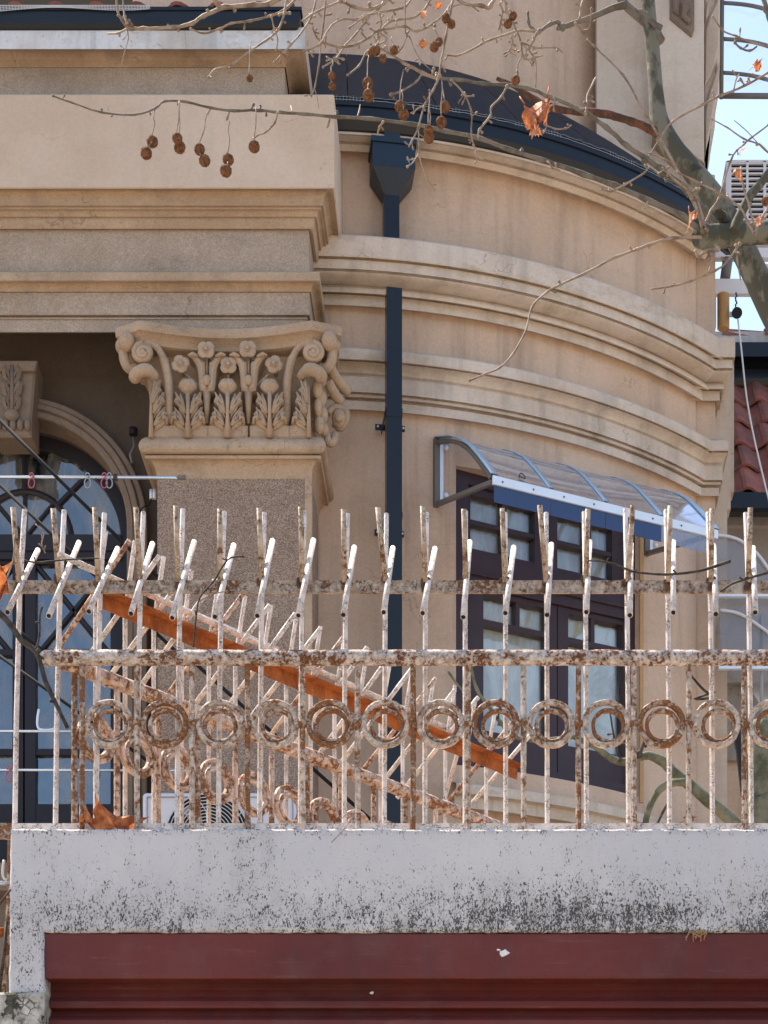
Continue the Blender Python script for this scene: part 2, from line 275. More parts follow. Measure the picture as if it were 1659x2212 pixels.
class MB:
    def __init__(s): s.v = []; s.f = []; s.sm = []
    def add(s, vs, fs, smooth=False):
        b = len(s.v); s.v += [tuple(p) for p in vs]
        for f in fs: s.f.append(tuple(i+b for i in f)); s.sm.append(smooth)
        return s
    def box(s, x0, x1, y0, y1, z0, z1):
        return s.hexa([(x0, y0, z0), (x1, y0, z0), (x1, y1, z0), (x0, y1, z0), (x0, y0, z1), (x1, y0, z1), (x1, y1, z1), (x0, y1, z1)])
    def hexa(s, p):
        return s.add(p, [(0, 3, 2, 1), (4, 5, 6, 7), (0, 1, 5, 4), (1, 2, 6, 5), (2, 3, 7, 6), (3, 0, 4, 7)])
    def tube(s, pts, r, n=8, cap=True, smooth=True, jit=0, flat=None):
        pts = [Vector(p) for p in pts]; m = len(pts)
        if not isinstance(r, (list, tuple)): r = [r]*m
        if len(r) != m: r = [r[min(len(r)-1, round(i*(len(r)-1)/(m-1)))] for i in range(m)]
        t = (pts[1]-pts[0]).normalized(); up = Vector((0, 0, 1)) if abs(t.z) < .9 else Vector((0, 1, 0))
        a = t.cross(up).normalized(); vs = []
        for i, p in enumerate(pts):
            t2 = (pts[min(i+1, m-1)]-pts[max(i-1, 0)]).normalized()
            a = (a-t2*a.dot(t2)).normalized(); b = t2.cross(a)
            for k in range(n):
                th = 2*math.pi*(k+.5)/n; rr = r[i]*(1+random.uniform(-jit, jit))
                ca, sa = math.cos(th), math.sin(th)
                if flat: ca *= flat
                vs.append(p+a*rr*ca+b*rr*sa)
        fs = [(i*n+k, i*n+(k+1) % n, (i+1)*n+(k+1) % n, (i+1)*n+k) for i in range(m-1) for k in range(n)]
        s.add(vs, fs, smooth)
        if cap:
            b = len(s.v)-m*n; s.f.append(tuple(range(b+n-1, b-1, -1))); s.f.append(tuple(range(b+(m-1)*n, b+m*n))); s.sm += [False, False]
        return s
    def ball(s, c, r, nu=10, nv=6, rot=None):
        if not isinstance(r, (list, tuple)): r = (r, r, r)
        c = Vector(c); vs = []
        for j in range(nv+1):
            ph = math.pi*j/nv
            for i in range(nu):
                th = 2*math.pi*i/nu; d = Vector((r[0]*math.sin(ph)*math.cos(th), r[1]*math.sin(ph)*math.sin(th), r[2]*math.cos(ph)))
                if rot is not None: d = rot @ d
                vs.append(c+d)
        return s.add(vs, [(j*nu+i, j*nu+(i+1) % nu, (j+1)*nu+(i+1) % nu, (j+1)*nu+i) for j in range(nv) for i in range(nu)], True)
    def sweep(s, prof, path, smooth=False, capends=True, sx=1.0):
        # prof: (out, z); path: plan points; out is to the right of the travel direction; corners are mitred
        path = [Vector((p[0], p[1])) for p in path]; m = len(path); k = len(prof); vs = []
        for i, p in enumerate(path):
            d1 = (path[i]-path[i-1]).normalized() if i else None; d2 = (path[i+1]-path[i]).normalized() if i < m-1 else None
            d1 = d1 or d2; d2 = d2 or d1
            n1 = Vector((d1.y, -d1.x)); n2 = Vector((d2.y, -d2.x)); q = (n1+n2)/(1+n1.dot(n2))
            for o, z in prof: vs.append((p.x+q.x*o*sx, p.y+q.y*o, z))
        s.add(vs, [(i*k+j, (i+1)*k+j, (i+1)*k+j+1, i*k+j+1) for i in range(m-1) for j in range(k-1)], smooth)
        return s
    def arc(s, prof, a0, a1, n=60, cx=None, cy=None, smooth=True):
        vs = []; k = len(prof)
        # doubled rows keep the arrises of the profile crisp while the curve in plan stays smooth
        for j in range(k-1):
            b = len(vs)
            for i in range(n+1):
                t = a0+(a1-a0)*i/n
                for R, z in (prof[j], prof[j+1]): vs.append((TX+R*math.sin(t), TY-R*math.cos(t), z))
        fs = [((j*(n+1)+i)*2, (j*(n+1)+i)*2+1, (j*(n+1)+i)*2+3, (j*(n+1)+i)*2+2) for j in range(k-1) for i in range(n)]
        return s.add(vs, fs, smooth)
    def prism(s, out, y0, y1, ch=0.0, xf=None, smooth=False):
        # out: (x, z) outline facing -Y; front at y0 chamfered by ch, back at y1
        m = len(out); o = [Vector(p) for p in out]
        area = sum(o[i].x*o[(i+1) % m].y-o[(i+1) % m].x*o[i].y for i in range(m))
        if area < 0: o.reverse()
        ins = []
        for i in range(m):
            d1 = (o[i]-o[i-1]); d2 = (o[(i+1) % m]-o[i])
            d1 = d1.normalized() if d1.length > 1e-9 else d2.normalized(); d2 = d2.normalized() if d2.length > 1e-9 else d1
            n1 = Vector((-d1.y, d1.x)); n2 = Vector((-d2.y, d2.x)); den = max(.35, 1+n1.dot(n2)); ins.append(o[i]+(n1+n2)*(ch/den))
        vs = [(p.x, y0, p.y) for p in ins]+[(p.x, y0+ch, p.y) for p in o]+[(p.x, y1, p.y) for p in o]
        if xf: vs = [xf(Vector(q)) for q in vs]
        fs = [tuple(range(m))]
        for r in (0, 1): fs += [(r*m+i, (r+1)*m+i, (r+1)*m+(i+1) % m, r*m+(i+1) % m) for i in range(m)]
        return s.add(vs, fs, smooth)
    def build(s, name, mat, parent=None, origin=None):
        me = bpy.data.meshes.new(name)
        o0 = Vector(origin) if origin is not None else (Vector(ROOTLOC[parent.name]) if parent is not None else Vector((0, 0, 0)))
        me.from_pydata([Vector(p)-o0 for p in s.v], [], s.f)
        me.polygons.foreach_set('use_smooth', s.sm); me.materials.append(M[mat] if isinstance(mat, str) else mat); me.update()
        o = bpy.data.objects.new(name, me); COL.objects.link(o)
        if parent is not None:
            o.parent = parent; pl = Vector(ROOTLOC[parent.name])
            o.location = o0-pl; ROOTLOC[o.name] = tuple(o0)
        else:
            o.location = o0; ROOTLOC[o.name] = tuple(o0)
        return o
ROOTLOC = {}
def thing(name, label, cat, loc, group=None):
    o = bpy.data.objects.new(name, None); COL.objects.link(o); o.location = loc; o.empty_display_size = .2
    o['label'] = label; o['category'] = cat
    if group: o['group'] = group
    ROOTLOC[o.name] = tuple(loc); return o
def tag(o, label, cat, group=None):
    o['label'] = label; o['category'] = cat
    if group: o['group'] = group
    return o
def kind(o, k): o['kind'] = k; return o
def px_poly(pts, Y): return [(X(a, Y), Z(b, Y)) for a, b in pts]
def smooth_pts(pts, sub=3):
    # Catmull-Rom through the points, so that branches bend instead of kinking
    out = []; m = len(pts)
    for i in range(m-1):
        p0, p1, p2, p3 = Vector(pts[max(i-1, 0)]), Vector(pts[i]), Vector(pts[i+1]), Vector(pts[min(i+2, m-1)])
        for k in range(sub):
            t = k/sub
            out.append(.5*((2*p1)+(p2-p0)*t+(2*p0-5*p1+4*p2-p3)*t*t+(3*p1-p0-3*p2+p3)*t**3))
    out.append(Vector(pts[-1])); return out

# ------------------------------------------------------------------ ground
kind(MB().add([(-150, -150, 0), (150, -150, 0), (150, 250, 0), (-150, 250, 0)], [(0, 1, 2, 3)]).build('street', 'street'), 'structure')

# ------------------------------------------------------------------ the corner building
TX, TY, TR = -1.05, 15.1, 3.25
def ring(px, R):
    k = (px-CX)/F; a = k*k+1; b = -2*(k*TX+TY); c = TX*TX+TY*TY-R*R
    Y = (-b-math.sqrt(max(b*b-4*a*c, 0)))/(2*a); x = k*Y
    return Vector((x, Y)), math.atan2(x-TX, TY-Y)
def RZ(px, py, R): return Z(py, ring(px, R)[0].y)
B = thing('corner_building', 'beige stuccoed building with a rounded corner tower, column capital and arched window', 'building', (-1.0, 11.85, 0))
A0, A1 = math.radians(-13.5), math.radians(47)

# tower wall with its window opening
wa, tha = ring(985, TR); wb, thb = ring(1380, TR)
WZT, WZB = Z(1006, wa.y), Z(1652, wa.y)
ztop = Z(262, ring(900, TR)[0].y)
mb = MB()
mb.arc([(TR, 0), (TR, WZB)], A0, A1, 90)
mb.arc([(TR, WZT), (TR, ztop)], A0, A1, 90)
mb.arc([(TR, WZB), (TR, WZT)], A0, tha, 50); mb.arc([(TR, WZB), (TR, WZT)], thb, A1, 30)
mb.arc([(TR, WZB), (TR-.16, WZB)], tha, thb, 12); mb.arc([(TR, WZT), (TR-.16, WZT)], tha, thb, 12)
for t in (tha, thb):
    q = lambda R, z: (TX+R*math.sin(t), TY-R*math.cos(t), z)
    mb.add([q(TR, WZB), q(TR-.16, WZB), q(TR-.16, WZT), q(TR, WZT)], [(0, 1, 2, 3)])
mb.build('tower_wall', 'stucco', B)

def prof_from(px, rows): return [(R, RZ(px, y, R)) for R, y in rows]
cor = prof_from(880, [(3.26, 516), (3.475, 517), (3.482, 519), (3.482, 561), (3.478, 564), (3.435, 566), (3.435, 569), (3.453, 570), (3.453, 590), (3.425, 592), (3.425, 595), (3.44, 596)])
z0, z1 = RZ(880, 596, 3.44), RZ(880, 625, 3.34)
cor += [(3.34+.105*math.cos(t)**.8, z0+(z1-z0)*math.sin(t)) for t in [i*math.pi/14 for i in range(1, 8)]]
cor += prof_from(880, [(3.328, 626), (3.328, 629), (3.35, 630), (3.356, 635), (3.35, 641), (3.285, 643), (3.285, 645), (3.302, 646), (3.302, 669), (3.236, 671), (3.236, 673), (3.25, 674)])
low = prof_from(888, [(3.25, 760), (3.40, 761), (3.406, 763), (3.406, 784), (3.402, 786), (3.375, 787), (3.375, 789), (3.39, 790)])
z0, z1 = RZ(888, 790, 3.39), RZ(888, 819, 3.33)
low += [(3.33+.06*(1-math.sin(t)), z0+(z1-z0)*(1-math.cos(t))) for t in [i*math.pi/12 for i in range(1, 6)]]
low += prof_from(888, [(3.318, 819), (3.318, 821), (3.336, 822), (3.336, 855), (3.302, 857), (3.302, 859), (3.314, 860), (3.314, 866), (3.27, 870), (3.27, 873), (3.294, 874), (3.294, 893), (3.237, 895), (3.237, 897), (3.25, 898)])
top = prof_from(905, [(3.25, 268), (3.44, 279), (3.44, 303), (3.41, 306), (3.36, 319), (3.335, 321), (3.335, 324), (3.345, 325), (3.32, 340), (3.235, 343), (3.235, 346), (3.25, 347)])
sil = prof_from(950, [(3.25, 1686), (3.39, 1688), (3.39, 1709), (3.365, 1712), (3.345, 1716), (3.345, 1740), (3.25, 1743)])
MB().arc(cor, A0, A1, 90).build('tower_cornice', 'trim', B)
MB().arc(low, A0, A1, 90).build('tower_string_course', 'trim', B)
MB().arc(top, A0, A1, 90).build('tower_crown_moulding', 'trim', B)
MB().arc(sil, math.radians(15), A1, 60).build('window_sill_course', 'trim', B)

# black gutter, its netting and the curved roof that climbs to the drum
GR = 3.49; gz1 = RZ(804, 219, GR); gz0 = RZ(769, 272, GR)
G1 = math.radians(49)
g = MB().arc([(3.40, gz0+.012), (3.44, gz0-.002), (3.455, gz0), (GR-.01, gz0+.045), (GR-.01, gz1-.03), (GR, gz1-.028), (GR, gz1), (GR-.035, gz1), (GR-.035, gz1-.05)], A0, G1, 80)
gut = g.build('gutter', 'black', B)
DR = 2.38; dz = RZ(860, 128, DR)
MB().arc([(GR-.03, gz1-.02), (GR-.02, gz1+.03)], A0, G1, 80).build('roof_edge', 'roofskin', B)
nseg = 7
for i in range(nseg):
    t0 = A0+(G1-A0)*i/nseg; t1 = A0+(G1-A0)*(i+1)/nseg-.002
    pr = [(GR-.05-(GR-.05-DR)*k/8, gz1+.0+(dz-gz1)*(k/8)**.97+.03*math.sin(math.pi*k/8)) for k in range(9)]
    MB().arc(pr, t0, t1, 12).build('roof_sheet', 'roofskin', B)
MB().arc([(DR, gz1), (DR, dz+4)], A0-.3, math.radians(80), 60).build('drum_wall', 'stucco', B)
cap = MB().add([(TX-5, TY-2.2, dz+4), (TX+2.4, TY-2.2, dz+4), (TX+2.4, TY+6, dz+4), (TX-5, TY+6, dz+4)], [(0, 1, 2, 3)]).build('drum_roof', 'black', B)
nt = MB()
random.seed(3)
for i in range(150):
    t = math.radians(2)+(G1-math.radians(2))*i/150
    pt = lambda R, z: Vector((TX+R*math.sin(t), TY-R*math.cos(t), z))
    if math.sin(i*.21)+.5*math.sin(i*.53+1) > .15: nt.tube([pt(GR+.004, gz1-.008), pt(GR+.003, gz1+random.uniform(.010, .026))], .0007, 4, False)
for zz, jj, rr_ in ((.0, .002, .0009), (.014, .005, .0006)):
    nt.tube([Vector((TX+(GR+.004)*math.sin(t), TY-(GR+.004)*math.cos(t), gz1+zz+random.uniform(-jj, jj))) for t in [math.radians(-3)+(G1+math.radians(3))*i/120 for i in range(121)]], rr_, 4, False)
kind(nt.build('netting', 'net', B), 'stuff')

# pier at the right end of the tower, its wrapped mouldings and the slabs behind
def pier_mould(name, prof, yb, xr, zs):
    pp = [(R-TR, z*zs[0]+zs[1]) for R, z in prof]
    MB().sweep(pp, [(1.10, yb), (xr, yb), (xr, yb+1.5)], sx=.42).build(name, 'palewall', B)
PY = 12.90
MB().sweep([(0, 0), (0, Z(395, PY))], [(1.1, PY), (1.452, PY), (1.452, PY+1.5)]).build('pier_wall', 'stucco', B)
pier_mould('pier_cornice', cor, PY, 1.452, (1, 0)); pier_mould('pier_string_course', low, PY, 1.452, (1, 0))
for nm, x1, y, zb, zt in (('pier_slab', 1.545, 13.05, 0, Z(725, 13.05)), ('pier_slab', 1.585, 13.2, Z(1100, 13.2), Z(735, 13.2)), ('pier_slab', 1.625, 13.35, Z(1062, 13.35), Z(730, 13.35))):
    MB().box(1.3, x1, y, y+.12, zb, zt).build(nm, 'palewall', B)
# upper pier above the gutter: flat slab, corbelled slab with a carved panel, stepped volute edge against the sky
UY = 13.3
MB().box(X(1289, UY), X(1416, UY), UY, UY+.8, Z(560, UY), Z(-160, UY)).build('upper_pier_slab', 'palewall', B)
UY2 = 13.12
f0, f1 = X(1412, UY2), X(1521, UY2)
up = MB()
ub = UY2+.30
up.prism([(f0, Z(-160, UY2)), (f1, Z(-160, UY2)), (f1, Z(352, UY2)), (f0, Z(273, UY2))], UY2, UY2+.2, .006)
up.build('corbelled_slab', 'palewall', B)
cu_ = MB()
q0, q1, q2, q3 = (f0, UY2+.004, Z(274, UY2)-.004), (f1, UY2+.004, Z(353, UY2)-.004), (X(1521, ub), ub, Z(372, UY2)-.05), (X(1476, ub), ub, Z(338, UY2)-.06)
cu_.add([q0, q1, q2, q3, (f0, ub, Z(274, UY2)-.03)], [(0, 1, 2, 3), (0, 3, 4)])
cu_.build('corbel_underside', 'stone', B)
MB().box(X(1474, ub), X(1524, ub), ub, ub+.5, Z(700, UY2), Z(255, UY2)).build('pier_shaft', 'palewall', B)
MB().box(X(1410, ub), X(1473.5, ub), ub-.13, ub+.3, Z(700, UY2), Z(255, UY2)).build('pier_fillet', 'palewall', B)
sc = MB()
sc.prism(px_poly([(1447, -30), (1447, 38), (1494, 77), (1500, 60), (1500, -30)], UY2-.02), UY2-.022, UY2, .012)
sc.prism(px_poly([(1456, -30), (1454, 20), (1466, 30), (1470, -30)], UY2-.05), UY2-.05, UY2-.02, .012)
sc.prism(px_poly([(1474, 2), (1472, 34), (1488, 48), (1493, 40), (1482, 28), (1490, 14)], UY2-.05), UY2-.05, UY2-.02, .010)
sc.build('carved_panel', 'arch', B)
vo = MB()
vy = 13.4
vo.prism(px_poly([(1518, -60), (1556, -60), (1556, 120), (1553, 200), (1547, 210), (1545, 270), (1538, 285), (1534, 340), (1528, 352), (1527, 430), (1516, 430)], vy), vy, vy+.4, .02)
vo.build('scroll_edge', 'palewall', B)
for pts in ([(1523, 60), (1533, 30), (1547, 0), (1551, -50), (1557, -50), (1556, 90), (1547, 130), (1535, 160), (1523, 180)], [(1523, 235), (1530, 200), (1544, 158), (1555, 128), (1554, 196), (1545, 222), (1533, 290), (1525, 320)], [(1524, 10), (1532, -6), (1532, 24), (1525, 40)]):
    MB().prism(px_poly(pts, vy-.05), vy-.03, vy-.001, .012).build('carved_scroll', 'palewall', B)
MB().prism(px_poly([(1526, 372), (1545, 376), (1545, 400), (1533, 420), (1526, 420)], 13.2), 13.2, 13.5, .01).build('pier_capping', 'palewall', B)

# casement window on the chord of the curved wall
e = (wb-wa); WW = e.length; e /= WW; nn = Vector((e.y, -e.x))
OFF = -.07
def wuz(px, py, out=0):
    o = wa+nn*(OFF+out); k = (px-CX)/F   # o + e*u = k*Y
    u = (k*o.y-o.x)/(e.x-k*e.y); y = o.y+e.y*u
    return u, Z(py, y)
def W3(u, z, out): q = wa+e*u+nn*(OFF+out); return Vector((q.x, q.y, z))
def wbox(mb, u0, u1, z0, z1, o0, o1):
    return mb.hexa([W3(u0, z0, o1), W3(u1, z0, o1), W3(u1, z0, o0), W3(u0, z0, o0), W3(u0, z1, o1), W3(u1, z1, o1), W3(u1, z1, o0), W3(u0, z1, o0)])
win = MB()
U = lambda px: wuz(px, 1300)[0]
zz = lambda px, py: wuz(px, py)[1]
ft = .055
wbox(win, -.01, U(1006), WZB-.01, WZT+.01, -.09, .035); wbox(win, U(1352), WW+.01, WZB-.01, WZT+.01, -.09, .035)
wbox(win, U(1006), U(1352), WZT-.07, WZT+.01, -.09, .033); wbox(win, U(1006), U(1352), WZB-.01, WZB+.075, -.09, .033)
zt0, zt1 = zz(1047, 1276), zz(1047, 1208)
wbox(win, U(1006), U(1352), zt0, zt1, -.09, .031)
wbox(win, U(1006), U(1352), zt0+.062, zt0+.078, .031, .047)
wf = win.build('casement_window', 'wood', B)
def leaf(u0, u1, z0, z1, us, zs, sw, name='sash'):
    # sash with stiles, rails and glazing bars; us / zs = bar centres
    m = MB()
    wbox(m, u0, u0+sw, z0, z1, -.06, .012); wbox(m, u1-sw, u1, z0, z1, -.06, .012)
    wbox(m, u0+sw, u1-sw, z1-sw*.8, z1, -.06, .010); wbox(m, u0+sw, u1-sw, z0, z0+sw*1.5, -.06, .010)
    return m
b2 = .013
# upper row: two sashes of 2 x 2 panes
zu0, zu1 = zt1+.002, WZT-.072
um = (U(1155)+U(1200))/2
zr = zz(1047, 1135)
panes = []
for (a, b, l0, l1, r0, r1) in ((U(1007), um-.003, U(1014), U(1083), U(1093), U(1153)), (um+.003, U(1351), U(1202), U(1262), U(1276), U(1320))):
    m = MB()
    wbox(m, a, l0, zu0, zu1, -.06, .012); wbox(m, r1, b, zu0, zu1, -.06, .012); wbox(m, l1, r0, zu0+.04, zu1-.045, -.05, .008)
    wbox(m, l0, r1, zu1-.045, zu1, -.06, .010); wbox(m, l0, r1, zu0, zu0+.04, -.06, .010)
    wbox(m, l0, l1, zr-b2, zr+b2, -.05, .007); wbox(m, r0, r1, zr-b2, zr+b2, -.05, .007)
    m.build('sash', 'wood', wf)
    for u0, u1 in ((l0, l1), (r0, r1)):
        panes += [(u0, u1, zu0+.04, zr-b2), (u0, u1, zr+b2, zu1-.045)]
# lower pair
zl0, zl1 = WZB+.077, zt0-.002
ze = zz(1047, 1345); zf = zz(1047, 1585)
lm = (U(1178)+U(1225))/2
for (a, b, g0, g1, m0) in ((U(1007), lm-.003, U(1042), U(1178), U(1117)), (lm+.003, U(1351), U(1225), U(1343), U(1279))):
    m = MB()
    wbox(m, a, g0, zl0, zl1, -.06, .014); wbox(m, g1, b, zl0, zl1, -.06, .014)
    wbox(m, g0, g1, zl1-.03, zl1, -.06, .012); wbox(m, g0, g1, zl0, zl0+.15, -.06, .012)
    wbox(m, g0, g1, ze-.016, ze+.016, -.05, .009); wbox(m, g0, g1, zf-.016, zf+.016, -.05, .009)
    wbox(m, m0-b2, m0+b2, ze+.016, zl1-.03, -.05, .008); wbox(m, m0-b2, m0+b2, zl0+.15, zf-.016, -.05, .008)
    m.build('sash', 'wood', wf)
    panes += [(g0, m0-b2, ze+.016, zl1-.03), (m0+b2, g1, ze+.016, zl1-.03), (g0, g1, zf+.016, ze-.016), (g0, m0-b2, zl0+.15, zf-.016), (m0+b2, g1, zl0+.15, zf-.016)]
for u0, u1, a, b in panes:
    wbox(MB(), u0-.004, u1+.004, a-.004, b+.004, -.036, -.031).build('pane', 'glass', wf)
cu = MB(); nU = 90
vs = []
for i in range(nU+1):
    u = -.05+(WW+.1)*i/nU; o = -.062+.010*math.sin(i*.9)+.005*math.sin(i*2.3)
    vs += [W3(u, WZB-.1, o), W3(u, WZT+.1, o)]
cu.add(vs, [(2*i, 2*i+2, 2*i+3, 2*i+1) for i in range(nU)], True); cu.build('curtain', 'curtain', wf)
rod = MB()
rz = zz(1042, 1502)
wbox(rod, U(1040), U(1345), rz, rz+.016, -.10, -.085); rod.build('curtain_rail', 'alu', wf)
hk = MB().tube([W3(U(1085), WZB+.02, .05), W3(U(1105), WZB+.015, .055), W3(U(1106), WZB-.03, .06), W3(U(1110), WZB-.035, .06)], .004, 6); hk.build('window_hook', 'wire', wf)
wbox(MB(), U(1362), U(1366)+.012, WZB-.05, WZT, .10, .115).build('shutter_rail', 'hose', wf)

# left wing: sweep of the entablature, wrapping the corner
YB = 11.5; BX = -1.135
path = [(-7, YB), (BX, YB), (BX, 13)]
def ent(rows): return [(o, Z(y, YB-o)) for o, y in rows]
def cove(o0, y0, o1, y1, n=6): return [(o1+(o0-o1)*(1-math.sin(math.pi/2*i/n)), y0+(y1-y0)*(1-math.cos(math.pi/2*i/n))) for i in range(n+1)]
# attic: weathered white fascia, cove, recessed wall
pa = [(-1.214+.08, YB)]
apath = [(-7, YB), (-1.205, YB), (-1.205, 13)]
fm_ = MB().sweep(ent([(.0, 58), (.20, 59), (.20, 106)]), apath); rt_ = MB(); rt_.v = list(fm_.v); rt_.v = rt_.v[3:]; rt_.f = [tuple(i-3 for i in f) for f in fm_.f[2:]]; rt_.sm = fm_.sm[2:]; fm_.f = fm_.f[:2]; fm_.sm = fm_.sm[:2]; fm_.v = fm_.v[:6]
fm_.build('attic_fascia', 'whitefascia', B); rt_.build('attic_fascia_return', 'block', B)
MB().sweep(ent([(.199, 106.4), (.175, 107)]+cove(.175, 108, .085, 138)+[(.082, 145)]), apath, False).build('attic_cove', 'stone', B)
MB().sweep(ent([(.075, 145.5), (.075, 225)]), apath).build('attic_wall', 'frieze', B)
MB().sweep(ent([(-.1, 204), (.29, 204.5), (.30, 206), (.30, 405), (.292, 408)]), path).build('blocking_course', 'block', B)
cm = [(.29, 408.5), (.268, 411)]+cove(.268, 412, .235, 444)+[(.222, 446), (.222, 452)]+cove(.218, 453, .195, 468)+[(.182, 470), (.176, 488), (.168, 494), (.150, 496)]
MB().sweep(ent(cm), path).build('cornice', 'stone', B)
MB().sweep(ent([(.148, 496.5), (.148, 592)]), path).build('frieze', 'frieze', B)
MB().sweep(ent([(.148, 586.5), (.212, 588), (.212, 606), (.204, 608)]+cove(.203, 608.5, .16, 630)+[(.152, 631)]), path).build('architrave_moulding', 'stone', B)
MB().sweep(ent([(.151, 631.5), (.151, 680), (.138, 681), (.126, 684), (.140, 686), (.137, 690)]), path).build('architrave_fascia', 'frieze', B)
MB().sweep(ent([(.132, 690.5), (.132, 717), (.120, 718.5), (-.32, 720)]), path).build('architrave_lower_fascia', 'frieze', B)
# gutter and tiles of the wing roof
gp = [(-7, 11.415), (-1.168, 11.415), (-1.168, 11.9)]
gz_t, gz_b = Z(15, 11.27), Z(59, 11.27)
MB().sweep([(0, gz_b+.01), (.11, gz_b), (.125, gz_b+.01), (.135, gz_b+.03), (.14, gz_t-.02), (.148, gz_t-.018), (.148, gz_t), (.12, gz_t), (.12, gz_t-.04), (0, gz_t-.04)], gp).build('wing_gutter', 'black', B)
nt = MB()
for i in range(70):
    x = -3.0+i*.0165
    sag = .028+.010*math.sin(i*.13)-.0002*i
    nt.tube([(x, 11.262, gz_t+.004), (x+.003, 11.262, gz_t-max(.008, sag))], .0019, 4, False)
for dzz in (0, .35, .7, 1.0):
    nt.tube([(-3.0+i*.0165, 11.261, gz_t+.002-dzz*max(.006, .028+.010*math.sin(i*.13)-.0002*i)) for i in range(70)], .0018, 4, False)
kind(nt.build('netting', 'net', B), 'stuff')
MB().add([(-7, 11.3, gz_t-.03), (-1.2, 11.3, gz_t-.03), (-1.2, 16, gz_t+2.2), (-7, 16, gz_t+2.2)], [(0, 1, 2, 3)]).build('roof_deck', 'dark', B)
def tile_mesh(wd, ln, am=.022, seg=8):
    vs = []
    for r in range(3):
        for lay in (0, 1):
            for i in range(seg+1):
                x = wd*i/seg; h = am*math.sin(2*math.pi*i/seg*1.0+.6)+(.03 if lay == 0 else .012)*(1-r*.35)
                vs.append((x, ln*r/2, h))
    fs = []; k = seg+1
    for r in range(2):
        for i in range(seg):
            a = (r*2)*k+i; fs.append((a, a+1, a+2*k+1, a+2*k)); a = (r*2+1)*k+i; fs.append((a+1, a, a+2*k, a+2*k+1))
    for i in range(seg): fs.append((i, k+i, k+i+1, i+1))
    fs += [(0, 2*k, 3*k, k), (seg, k+seg, 3*k+seg, 2*k+seg)]
    me = bpy.data.meshes.new('roof_tile'); me.from_pydata(vs, [], fs); me.materials.append(M['tile']); me.update(); return me
tm = tile_mesh(.235, .34)
def place_tile(parent, loc, pitch, rz=0):
    o = bpy.data.objects.new('roof_tile', tm); COL.objects.link(o); o.parent = parent
    o.location = Vector(loc)-Vector(ROOTLOC[parent.name]); o.rotation_euler = (pitch+random.uniform(-.02, .02), 0, rz+random.uniform(-.015, .015)); return o
for r in range(3):
    for c in range(11):
        place_tile(B, (-3.55+c*.225, 11.31+r*.28, gz_t+.0+r*.135), math.radians(25))
MB().box(-3.0, -2.79, 11.30, 11.33, gz_t+.005, gz_t+.09).build('flashing', 'net', B)
# body of the wing: back wall with the arched opening, soffit, upper wall behind the roof
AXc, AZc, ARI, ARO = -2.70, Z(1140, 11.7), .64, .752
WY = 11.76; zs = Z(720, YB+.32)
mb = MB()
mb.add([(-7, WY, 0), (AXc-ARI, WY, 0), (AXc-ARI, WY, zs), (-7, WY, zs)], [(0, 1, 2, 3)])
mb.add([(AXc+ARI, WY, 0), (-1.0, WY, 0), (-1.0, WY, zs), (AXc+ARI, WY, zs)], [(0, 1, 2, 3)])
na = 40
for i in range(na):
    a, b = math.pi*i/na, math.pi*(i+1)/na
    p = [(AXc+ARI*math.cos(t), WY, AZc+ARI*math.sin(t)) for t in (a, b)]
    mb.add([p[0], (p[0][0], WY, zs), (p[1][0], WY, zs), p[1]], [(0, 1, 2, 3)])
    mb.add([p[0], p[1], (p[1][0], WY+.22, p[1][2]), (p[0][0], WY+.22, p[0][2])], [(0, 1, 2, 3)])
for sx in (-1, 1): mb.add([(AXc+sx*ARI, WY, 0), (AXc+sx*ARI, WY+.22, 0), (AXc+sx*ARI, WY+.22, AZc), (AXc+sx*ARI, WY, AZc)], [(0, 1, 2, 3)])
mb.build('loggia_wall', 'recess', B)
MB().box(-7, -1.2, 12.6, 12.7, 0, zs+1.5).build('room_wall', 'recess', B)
def arch_sweep(mb, prof, n=48, z0=None):
    ang = [i*math.pi/n for i in range(n+1)]; k = len(prof)
    for j in range(k-1):
        vs = []
        if z0 is not None: vs += [(AXc+prof[j][0], prof[j][1], z0), (AXc+prof[j+1][0], prof[j+1][1], z0)]
        for t in ang:
            for r, y in (prof[j], prof[j+1]): vs.append((AXc+r*math.cos(t), y, AZc+r*math.sin(t)))
        if z0 is not None: vs += [(AXc-prof[j][0], prof[j][1], z0), (AXc-prof[j+1][0], prof[j+1][1], z0)]
        mb.add(vs, [(2*i, 2*i+1, 2*i+3, 2*i+2) for i in range(len(vs)//2-1)], True)
    return mb
arch_sweep(MB(), [(ARO, WY), (ARO, 11.695), (.745, 11.69), (.722, 11.69), (.716, 11.70), (.712, 11.672), (.706, 11.668), (.682, 11.668), (.676, 11.69), (.672, 11.682), (.645, 11.682), (.638, 11.69), (.638, WY+.1)], z0=1.0).build('archivolt', 'arch', B)
# keystone with its leaf
KY = 11.56
ks = MB()
ks.prism(px_poly([(-24, 778), (78, 778), (68, 905), (68, 943), (-16, 943), (-16, 905)], KY), KY, WY, .012)
ks.prism(px_poly([(-24, 778), (80, 778), (76, 800), (-20, 800)], KY-.03), KY-.03, KY, .006)
for x in (-4, 12, 28, 44, 60): ks.ball(P(x, 918, KY-.005), (.02, .025, .035), 8, 6)
ks.build('keystone', 'arch', B)
kl = MB()
for sx in (-1, 1):
    for (dy, wdt, ln) in ((800, 20, 34), (832, 22, 36), (864, 19, 30)):
        o = [(26+sx*3, dy+10), (26+sx*wdt*.6, dy-12), (26+sx*wdt*1.1, dy-2), (26+sx*wdt*.95, dy+ln*.5), (26+sx*wdt*.5, dy+ln*.85), (26+sx*3, dy+ln)]
        kl.prism(px_poly(o, KY-.02), KY-.045, KY, .016)
kl.tube([P(26, 790, KY-.03), P(26, 895, KY-.03)], .012, 6); kl.ball(P(26, 898, KY-.01), (.045, .04, .035), 10, 6)
